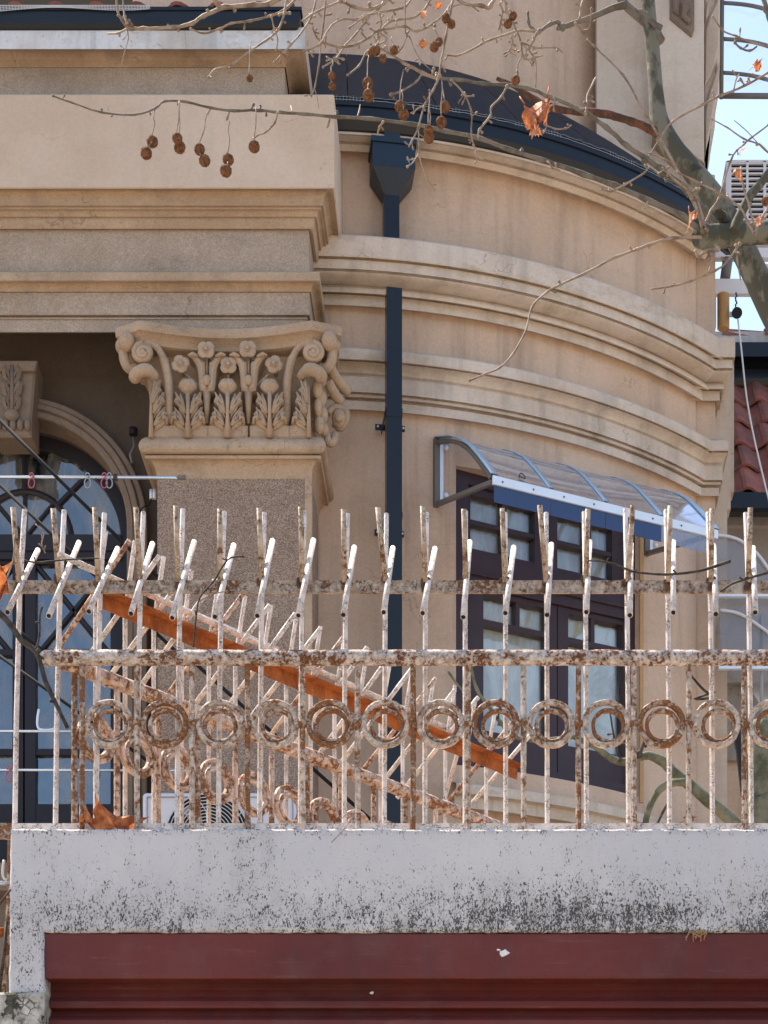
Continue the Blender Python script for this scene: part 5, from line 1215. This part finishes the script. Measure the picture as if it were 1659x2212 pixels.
br([(1632, 502), (1620, 450), (1605, 400), (1600, 360)], [3.4, 3, 2.6, 2.2], tw, tw, 4.95, buds=2)
br([(1630, 505), (1640, 480), (1660, 448), (1690, 410)], [4, 4, 3.6, 3.4], tw, tw, 4.93, buds=1)
br([(1598, 527), (1570, 565), (1545, 585), (1490, 608), (1450, 618), (1405, 625)], [3.2, 3, 2.8, 2.8, 2.6, 2.4], tw, tw, 4.98, buds=4)
br([(1548, 530), (1540, 560), (1530, 590)], [3.4, 3, 2.4], tw, tw, 4.98, buds=1)
br([(1550, 538), (1524, 543), (1508, 556), (1502, 540)], [4.5, 4.5, 4, 3], tw, tw, 4.96, buds=3)
br([(1590, 530), (1592, 560), (1600, 605)], [3, 2.4, 2], tw, tw, 4.98, buds=1)
br([(1538, 258), (1572, 276), (1607, 300), (1640, 312), (1662, 332)], [1.6, 1.8, 2.2, 2.4, 2.6], tw, tw, 4.95, buds=2)
br([(1660, 270), (1620, 300), (1607, 312), (1590, 325)], [2, 2.4, 2.2, 1.8], tw, tw, 4.95, buds=2)
br([(1586, 260), (1615, 285), (1645, 318), (1665, 335)], [1.2, 1.4, 1.4, 1.6], tw, tw, 4.95)
br([(1584, 198), (1590, 172), (1597, 160)], [2.2, 2, 1.8], tw, tw, 5.0, buds=2)
br([(1648, -10), (1655, 20), (1668, 55), (1690, 80)], [8, 9, 8, 7], 'branch', 'branch', 5.0, buds=3)
br([(1588, 92), (1600, 104), (1620, 109), (1635, 100)], [3.4, 3.4, 3.6, 2.8], 'branch', tw, 5.0, buds=1)
# limb just above the picture from which the top twigs hang
br([(1392, -90), (1330, -66), (1220, -48), (1080, -38), (940, -34), (800, -32), (650, -32), (500, -28), (380, -26), (240, -28)], [16, 15, 14, 13, 12, 11, 10, 9, 7, 5], 'branch', 'branch', 5.15, 4.78, n=10)
# the tangle along the top
TG = [
 ([(250, -27), (254, 22), (264, 44), (278, 59), (310, 62), (375, 59), (415, 50), (440, 35), (485, 16), (550, 11), (585, 6), (650, -27)], [3, 3.2, 3.6, 4.4, 4.4, 4.6, 4.8, 5, 6, 6, 6, 6], 8),
 ([(278, 60), (255, 71), (233, 73)], [3.2, 2.8, 2.4], 2), ([(273, 50), (268, 30), (264, -27)], [2.4, 2.2, 2], 2),
 ([(275, 64), (277, 85), (268, 115), (262, 145)], [1.6, 1.4, 1.2, 1.4], 2),
 ([(452, -27), (470, 10), (486, 15)], [8, 7, 6], 0),
 ([(412, 62), (440, 72), (475, 62), (500, 50), (540, 45), (585, 34), (620, 17), (660, -27)], [2.2, 2.4, 2.6, 2.8, 3, 3, 3.2, 3.4], 6),
 ([(450, 167), (465, 150), (500, 140), (540, 110), (575, 87), (600, 65), (615, 25), (620, -27)], [2.2, 2.6, 2.6, 2.8, 3, 3, 3.2, 3.4], 8),
 ([(586, 36), (592, 60), (600, 85), (597, 110)], [2.2, 2, 2, 1.8], 4),
 ([(592, 135), (630, 95), (655, 65), (675, 30), (688, -27)], [2.2, 2.6, 2.6, 2.8, 3], 6),
 ([(597, 108), (612, 118), (624, 134)], [1.6, 1.6, 1.8], 3),
 ([(706, -27), (703, 8), (698, 60), (694, 85), (689, 135), (681, 185), (672, 210)], [2.8, 2.6, 2.4, 2.4, 2.2, 2, 2], 3),
 ([(679, 190), (685, 210), (689, 236)], [1.4, 1, .7], 0),
 ([(656, 111), (675, 104), (696, 91), (700, 81), (717, 55), (742, 41), (767, 42), (787, 34), (817, 20), (845, -27)], [2.2, 2.4, 2.6, 2.4, 2.4, 2.6, 2.6, 2.8, 3, 3], 7),
 ([(675, 60), (684, 80), (697, 91)], [2.6, 2.4, 2.6], 3),
 ([(696, 91), (735, 101), (769, 96), (799, 80), (817, 66), (849, 60), (874, 57), (901, 67), (936, 50), (968, 20), (990, -27)], [3, 3.4, 3.4, 3.2, 3, 3, 3, 3, 3, 3, 3], 10),
 ([(655, 45), (671, 33), (703, 16), (735, 2), (760, -27)], [2.4, 2.8, 2.8, 3, 3], 4),
 ([(698, 145), (728, 124), (746, 98), (767, 75), (790, 48), (799, 34)], [2.2, 2.4, 2.4, 2.6, 2.6, 2.6], 7),
 ([(706, 131), (720, 126), (730, 115)], [2, 2, 2], 3),
 ([(751, 163), (776, 141), (790, 116), (810, 98), (826, 107), (844, 116), (872, 135), (913, 157), (947, 170)], [2.2, 2.2, 2.4, 2.6, 3, 3.4, 4, 4.6, 5], 6),
 ([(812, 99), (835, 85), (822, 68), (840, 48), (862, 42), (885, 40), (901, 34), (924, 11), (940, -27)], [2.4, 2.4, 2.6, 2.6, 2.6, 2.6, 2.6, 2.8, 3], 7),
 ([(755, 60), (790, 35), (817, 27), (856, 20), (879, 12), (902, -27)], [2.2, 2.6, 3, 3, 3, 3], 6),
 ([(735, 2), (765, 14), (800, 20), (830, 6), (850, -27)], [3.6, 4, 4.4, 4.2, 4], 5),
 ([(876, -27), (875, 57), (879, 75), (886, 82), (897, 110), (912, 133), (940, 160)], [2, 1.8, 2, 1.8, 1.6, 1.6, 1.2], 3),
 ([(879, 78), (870, 100), (860, 113), (852, 120)], [2, 2, 2, 2], 2),
 ([(820, 30), (824, 50), (818, 70), (812, 90)], [2.4, 2.6, 2.6, 2.2], 6),
 ([(985, -27), (972, 30), (963, 80), (954, 128), (947, 169), (936, 194), (917, 228), (904, 274), (892, 300), (883, 317)], [3.4, 3.4, 3.2, 3, 3.2, 2.8, 2.6, 2.4, 2.2, 2.2], 6),
 ([(904, 277), (907, 340), (917, 372), (922, 385), (940, 412)], [2, 1.8, 1.8, 1.6, 1.4], 3),
 ([(880, 360), (893, 350), (903, 333)], [2.2, 1.8, 1.6], 3),
 ([(917, 228), (900, 236), (893, 246)], [2, 2, 2.2], 4),
 ([(1084, -27), (1095, 22), (1109, 50), (1125, 91), (1127, 121), (1118, 141), (1120, 166)], [2.8, 2.8, 2.8, 2.8, 2.6, 2.2, 2], 6),
 ([(1080, 8), (1086, 25), (1081, 50), (1077, 65)], [2.6, 2.6, 2.6, 2.4], 7),
 ([(1125, 91), (1150, 118), (1158, 137), (1157, 189)], [2.4, 2.2, 2.2, 2], 6),
 ([(1127, 93), (1161, 103), (1200, 103), (1215, 113)], [2.2, 2.2, 2, 2], 6),
 ([(1161, 71), (1152, 88), (1143, 106)], [3, 3, 3.4], 2),
 ([(1165, 68), (1120, 66), (1098, 73), (1062, 85), (1040, 95), (1010, 112), (985, 121), (966, 118)], [4, 2.8, 2.8, 2.8, 2.8, 2.6, 2.6, 2.6], 5),
 ([(1127, 121), (1136, 128), (1152, 125), (1173, 120)], [2.4, 2, 2, 1.8], 3),
 ([(1105, 80), (1107, 95), (1100, 110), (1115, 120)], [2.2, 2.2, 2, 2], 6),
 ([(975, 173), (1000, 200), (1018, 239), (1018, 292), (1028, 324)], [2.4, 2.4, 2.4, 2.2, 2], 5),
 ([(998, 206), (1012, 208), (1024, 208)], [1.8, 1.8, 2], 3),
 ([(1095, 187), (1082, 210), (1061, 232), (1059, 251), (1036, 280), (1033, 299)], [3, 2.8, 2.6, 2.8, 3, 3], 3),
 ([(1264, 246), (1268, 222), (1269, 205), (1287, 168)], [3, 2.8, 2.6, 3], 4),
 ([(979, 13), (1009, 9), (1035, 25)], [1.8, 1.8, 1.4], 1),
 ([(965, -27), (1000, 6), (1040, 12), (1059, 14), (1078, -27)], [3, 4.2, 5, 5.6, 5.6], 1),
 ([(1178, 270), (1200, 278), (1222, 278), (1234, 270)], [2, 2, 2, 2.2], 3),
 ([(1170, 245), (1185, 232), (1205, 220)], [2, 2.2, 2.2], 2),
 ([(1243, 50), (1262, 72), (1280, 94)], [2.2, 2, 1.8], 1),
 ([(1252, 40), (1254, 18), (1258, 2)], [2.6, 2.2, 2], 1),
 ([(1278, 20), (1276, 45), (1272, 62), (1262, 65)], [2.6, 2, 1.8, 2], 1),
 ([(600, 243), (594, 265), (575, 285), (557, 292), (549, 299)], [2.6, 2.2, 2.2, 2, 2.4], 2),
 ([(496, 240), (490, 258)], [2.6, 4], 0), ([(455, 234), (448, 246)], [2.4, 3], 0),
 ([(713, 254), (709, 270), (706, 276)], [2, 3.6, 1.6], 0), ([(772, 253), (776, 240), (778, 226)], [2.4, 2.6, 1], 0),
 ([(828, 263), (820, 275), (815, 291)], [2.4, 3.4, 2], 1), ([(1028, 326), (1030, 345), (1025, 352)], [1.8, 1.8, 2], 3),
 ([(1185, 350), (1194, 362), (1210, 368)], [2, 2.6, 1.8], 2), ([(1300, 408), (1320, 413), (1350, 398), (1390, 375), (1402, 360)], [2.2, 2.4, 2.6, 2.4, 2.4], 5),
 ([(1392, 452), (1400, 436), (1410, 430)], [1.6, 2.4, 2], 1), ([(632, 243), (628, 228)], [2, 2.6], 0),
 ([(870, 136), (886, 146), (900, 150)], [2, 2, 2], 2), ([(845, 205), (872, 194), (900, 176), (912, 158)], [3.4, 2.6, 2.4, 2.4], 1),
]
for i, (pts, rad, nb_) in enumerate(TG):
    br(pts, rad, tw, tw, 4.75+.06*math.sin(i*1.7), 4.78+.06*math.sin(i*1.7), buds=nb_)
# seed balls on their stalks
def seed(px, py, r, Y, attach):
    c = P(px, py, Y); rm = r*Y/F; m = MB(); nu, nv = 16, 10
    m.ball(c, rm*.93, nu, nv)
    for k in range(150):
        d = Vector((random.gauss(0, 1), random.gauss(0, 1), random.gauss(0, 1))).normalized(); a = d.orthogonal().normalized(); b = d.cross(a)
        L = rm*random.uniform(.98, 1.08); w_ = rm*.05; s = c+d*rm*.9
        m.add([s+a*w_, s-a*w_*.5+b*w_, s-a*w_*.5-b*w_, c+d*L], [(0, 1, 3), (1, 2, 3), (2, 0, 3)])
    o = m.build('seed_ball', 'ball', tree, origin=c)
    if attach:
        a = P(*attach, Y); mid = (a+c)/2+Vector((random.uniform(-.003, .003), -.004, 0))
        MB().tube(smooth_pts([a, a*.7+c*.3+Vector((random.uniform(-.002, .002), -.004, 0)), mid, c+Vector((0, -rm*.9, rm*.3))]), .0013, 5).build('stalk', 'twig', o, origin=c)
for s_ in ((329, 306, 13, (335, 234)), (316, 331, 13.5, (329, 306)), (383, 299, 12, (388, 218)), (388, 318, 13.5, (386, 218)), (431, 323, 12.5, (449, 240)), (442, 347, 13, (431, 330)), (493, 345, 13, (496, 262)), (488, 369, 13.5, (492, 350)), (549, 317, 13, (553, 232)), (539, 169, 8, (541, 97)), (717, 164, 9, (718, 130)), (718, 186, 9, (717, 164)), (794, 180, 12.5, (797, 120)), (796, 206, 13.5, (796, 180)), (812, 109, 10.5, (818, 90)), (803, 113, 9.5, None), (827, 126, 9, (840, 112)), (851, 108, 9.5, (846, 80)), (963, 39, 10, (968, 20)), (975, 52, 9.5, (968, 20)), (948, 90, 9.5, (937, 62)), (938, 101, 11, (948, 90)), (864, 230, 12.5, (872, 150)), (872, 247, 12.5, (868, 195)), (961, 231, 12.5, (955, 172)), (953, 264, 12.5, (955, 180)), (925, 281, 11, (928, 200)), (927, 297, 12.5, (928, 215)), (1108, 34, 9.5, (1098, 20)), (1097, 51, 10, (1104, 36)), (1114, 173, 10, (1118, 150)), (1654, 435, 10, (1662, 410))):
    seed(s_[0], s_[1], s_[2], 4.66+random.uniform(-.02, .02), s_[3])
# dry leaves still on the tree
lx_ = [(1148, 262, .082, (.3, math.pi-.35, .3), 3), (1168, 254, .090, (.2, math.pi+.3, -.5), 5), (1160, 288, .05, (.2, math.pi, 0), 8), (918, 36, .028, (.5, 2.4, .3), 11), (919, 97, .026, (.5, 1.7, .6), 12), (1640, 140, .028, (.6, 1.3, .3), 14), (1600, 333, .030, (.5, 3.3, .9), 15), (1592, 384, .036, (.4, 3.6, -.5), 16), (1488, 484, .050, (.1, math.pi, 1.1), 17), (1640, 484, .030, (.5, 2.6, .6), 18), (948, 8, .02, (.3, 1, .3), 19)]
for (px, py, sz, rot, sd_) in lx_:
    R = Matrix.Rotation(rot[1], 3, 'Y'); off = R @ Vector((0, 0, sz*.45))
    add_leaf(tree, P(px, py, 4.7)-off, sz, rot, sd_, narrow=.55 if sd_ < 10 else .8, fold=.9 if sd_ < 10 else .5)
# fallen leaves
LYF = 7.02
fl_ = [((232, 1788), .155, (-.35, -.35, .2), 21, 'large orange dry leaf with pointed lobes lying on the parapet'), ((255, 1786), .15, (-.6, 1.15, -.3), 23, 'second dry orange leaf pointing right on the parapet beside the large one'), ((196, 1780), .085, (-.2, -.5, .9), 25, 'small curled brown leaf wedged against the first rusty baluster')]
for (pp, sz, rot, sd_, lab) in fl_:
    o = add_leaf(None, P(*pp, LYF)+Vector((0, 0, .008)), sz*.82, rot, sd_, fold=.8); tag(o, lab, 'leaf', 'fallen dry leaves')
for (pp, sz, rot, sd_, lab, yy) in (((-4, 1236), .17, (.3, 1.2, .4), 31, 'big orange leaf caught on the spikes at the left edge', 6.95), ((1495, 1768), .05, (.4, 1.3, .9), 33, 'dark curled leaf lying behind the railing at the lower right', 7.5)):
    R = Matrix.Rotation(rot[1], 3, 'Y'); o = add_leaf(None, P(*pp, yy)-R @ Vector((0, 0, sz*.5)), sz, rot, sd_, lmat='leaf' if sd_ == 31 else 'darkleaf'); tag(o, lab, 'leaf', 'fallen dry leaves')
# loose twigs caught in the fence
def loose(pts, rad, Y, mat, lab, buds=2):
    w3 = smooth_pts([P(a, b, Y) for a, b in pts], 3); m = MB(); n_ = len(w3)
    rs = [(rad[0]+(rad[1]-rad[0])*i/(n_-1))*Y/F for i in range(n_)]; m.tube(w3, rs, 7, jit=.12)
    for k in range(buds):
        i = random.randint(2, n_-2); d = Vector((random.uniform(-1, 1), -.3, random.uniform(-.2, 1))).normalized(); m.tube([w3[i], w3[i]+d*.012, w3[i]+d*.018], [rs[i]*.8, rs[i]*.7, rs[i]], 5)
    tag(m.build('twig', mat, origin=w3[0]), lab, 'twig', 'twigs caught in the railings')
loose([(1270, 1211), (1310, 1214), (1350, 1228), (1375, 1236), (1440, 1241), (1500, 1235), (1530, 1228), (1578, 1212)], (1.8, 3.4), 6.93, 'darktwig', 'long dark twig lying across four spikes at the right', 4)
loose([(1556, 1278), (1580, 1262), (1620, 1248), (1662, 1236), (1690, 1225)], (2, 3.4), 6.93, 'darktwig', 'short dark twig rising to the right edge over the top bar', 2)
loose([(-8, 1318), (18, 1345), (48, 1385), (78, 1410), (98, 1470), (118, 1515), (146, 1572)], (7, 4.5), 6.98, 'darktwig', 'thick dark dead branch slanting past the left end of the rail', 3)
loose([(75, 1412), (85, 1375), (86, 1330), (92, 1312)], (3, 1.6), 6.98, 'darktwig', 'small dark shoot rising from the thick dead branch', 2)
loose([(52, 1210), (78, 1215), (112, 1212), (160, 1208), (214, 1206)], (2, 1.5), 6.97, 'darktwig', 'thin grey twig lying between the two leftmost spikes', 1)
loose([(8, 1265), (22, 1230), (30, 1200), (32, 1155)], (1.6, 2), 6.96, 'twig', 'thin upright reddish twig beside the leaf at the left edge', 1)
loose([(76, 1132), (94, 1150), (90, 1175), (98, 1195)], (1.4, 1.6), 6.95, 'twig', 'tiny twig clinging to the second tall spike from the left', 3)
loose([(418, 1398), (424, 1330), (432, 1290), (462, 1255), (480, 1225), (498, 1205), (528, 1202)], (2, 2), 6.95, 'darktwig', 'forked dark twig climbing the spikes in front of the pilaster', 3)
loose([(430, 1300), (455, 1285), (492, 1276)], (1.8, 1.5), 6.95, 'twig', 'pale side twig branching over the top bar before the pilaster', 2)
loose([(716, 1820), (740, 1795), (756, 1772), (748, 1760), (738, 1768)], (1.2, .9), 6.97, 'twig', 'curly dry stalk hanging over the parapet edge', 0)
# bare street tree across the road: its branches are mirrored in the window panes
def wild_tree(x, y, h, seed_, label):
    rnd = random.Random(seed_); m = MB()
    root = thing('street_tree', label, 'tree', (x, y, 0), 'bare street trees across the road')
    def grow(p, d, r, L, lev):
        n_ = 4; pts = [p]
        for i in range(n_):
            d = (d+Vector((rnd.uniform(-.25, .25), rnd.uniform(-.25, .25), rnd.uniform(-.1, .22)))).normalized(); pts.append(pts[-1]+d*L/n_)
        m.tube(pts, [r*(1-.35*i/n_) for i in range(n_+1)], 5 if lev > 1 else 8, False)
        if lev < 5:
            for k in range(3 if lev < 4 else 2):
                q = pts[rnd.randint(2, n_)]; nd = (d+Vector((rnd.uniform(-1, 1), rnd.uniform(-1, 1), rnd.uniform(-.3, .6)))*.9).normalized(); grow(q, nd, r*rnd.uniform(.45, .65), L*rnd.uniform(.62, .8), lev+1)
    grow(Vector((x, y, 0)), Vector((0, 0, 1)), .16, h, 0)
    m.build('trunk', 'bark', root)
wild_tree(-5.6, -3.2, 5.6, 5, 'bare street tree behind the viewer across the road on the left')
wild_tree(-4.9, -.9, 4.4, 14, 'bare street tree behind the viewer nearest to the kerb')
wild_tree(12.5, -.5, 6.2, 9, 'bare street tree behind the viewer across the road on the right')
# pruned tree behind the railing at the lower right
pt = thing('pruned_tree', 'mossy pruned tree trunk with bare limbs behind the railing at the lower right', 'tree', (1.5, 9.2, 0))
br([(1640, 1560), (1643, 1640), (1640, 1720), (1645, 1800), (1650, 2400), (1655, 4000)], [24, 32, 35, 38, 45, 60], 'moss', 'trunk', 9.2, n=16, jit=.06, root=pt)
br([(1604, 1800), (1570, 1762), (1530, 1730), (1490, 1695), (1455, 1668), (1432, 1645), (1402, 1632), (1382, 1636)], [15, 14, 13, 12, 11, 11, 9, 8], 'moss', 'limb', 9.0, n=12, jit=.06, root=pt)
br([(1382, 1634), (1350, 1646), (1320, 1638), (1285, 1612), (1262, 1602), (1235, 1590)], [8, 9, 8, 7, 6, 5], 'moss', 'limb', 8.9, n=10, jit=.06, root=pt)
br([(1380, 1632), (1365, 1615), (1340, 1608), (1300, 1604)], [6, 6, 4, 3], 'darktwig', 'limb', 8.9, n=9, jit=.1, root=pt)
br([(1380, 1630), (1392, 1600), (1394, 1576)], [5, 3, 2], 'darktwig', tw, 8.85, buds=1, root=pt)
br([(1340, 1642), (1328, 1600), (1318, 1540)], [3, 2.4, 2], 'darktwig', tw, 8.85, buds=2, root=pt)
br([(1392, 1800), (1398, 1760), (1420, 1712), (1450, 1692), (1482, 1690)], [7, 7, 7, 8, 9], 'moss', 'limb', 8.8, n=10, jit=.06, root=pt)
br([(1412, 1795), (1428, 1762), (1440, 1738)], [3, 3, 3.4], 'darktwig', tw, 8.7, root=pt)
br([(1575, 1520), (1590, 1580), (1600, 1640), (1605, 1720)], [5, 9, 9, 5], 'dark', 'limb', 9.0, n=9, jit=.15, root=pt)
br([(968, 1450), (985, 1475), (1003, 1496)], [3, 2.4, 2], 'moss', tw, 9.3, root=pt)
br([(1018, 1440), (1030, 1490), (1055, 1525), (1080, 1560), (1110, 1590), (1160, 1600), (1235, 1592)], [3, 3.4, 3.6, 3.6, 4, 4.5, 5], 'moss', 'limb', 9.3, buds=3, root=pt)
br([(1482, 1445), (1500, 1468), (1520, 1490), (1540, 1506), (1500, 1510), (1545, 1495)], [2.4, 2.6, 3, 2.6, 2.6, 2], 'darktwig', tw, 9.3, root=pt)
br([(1075, 1550), (1080, 1530), (1082, 1508)], [2.5, 2.2, 2], 'darktwig', tw, 9.2, buds=1, root=pt)
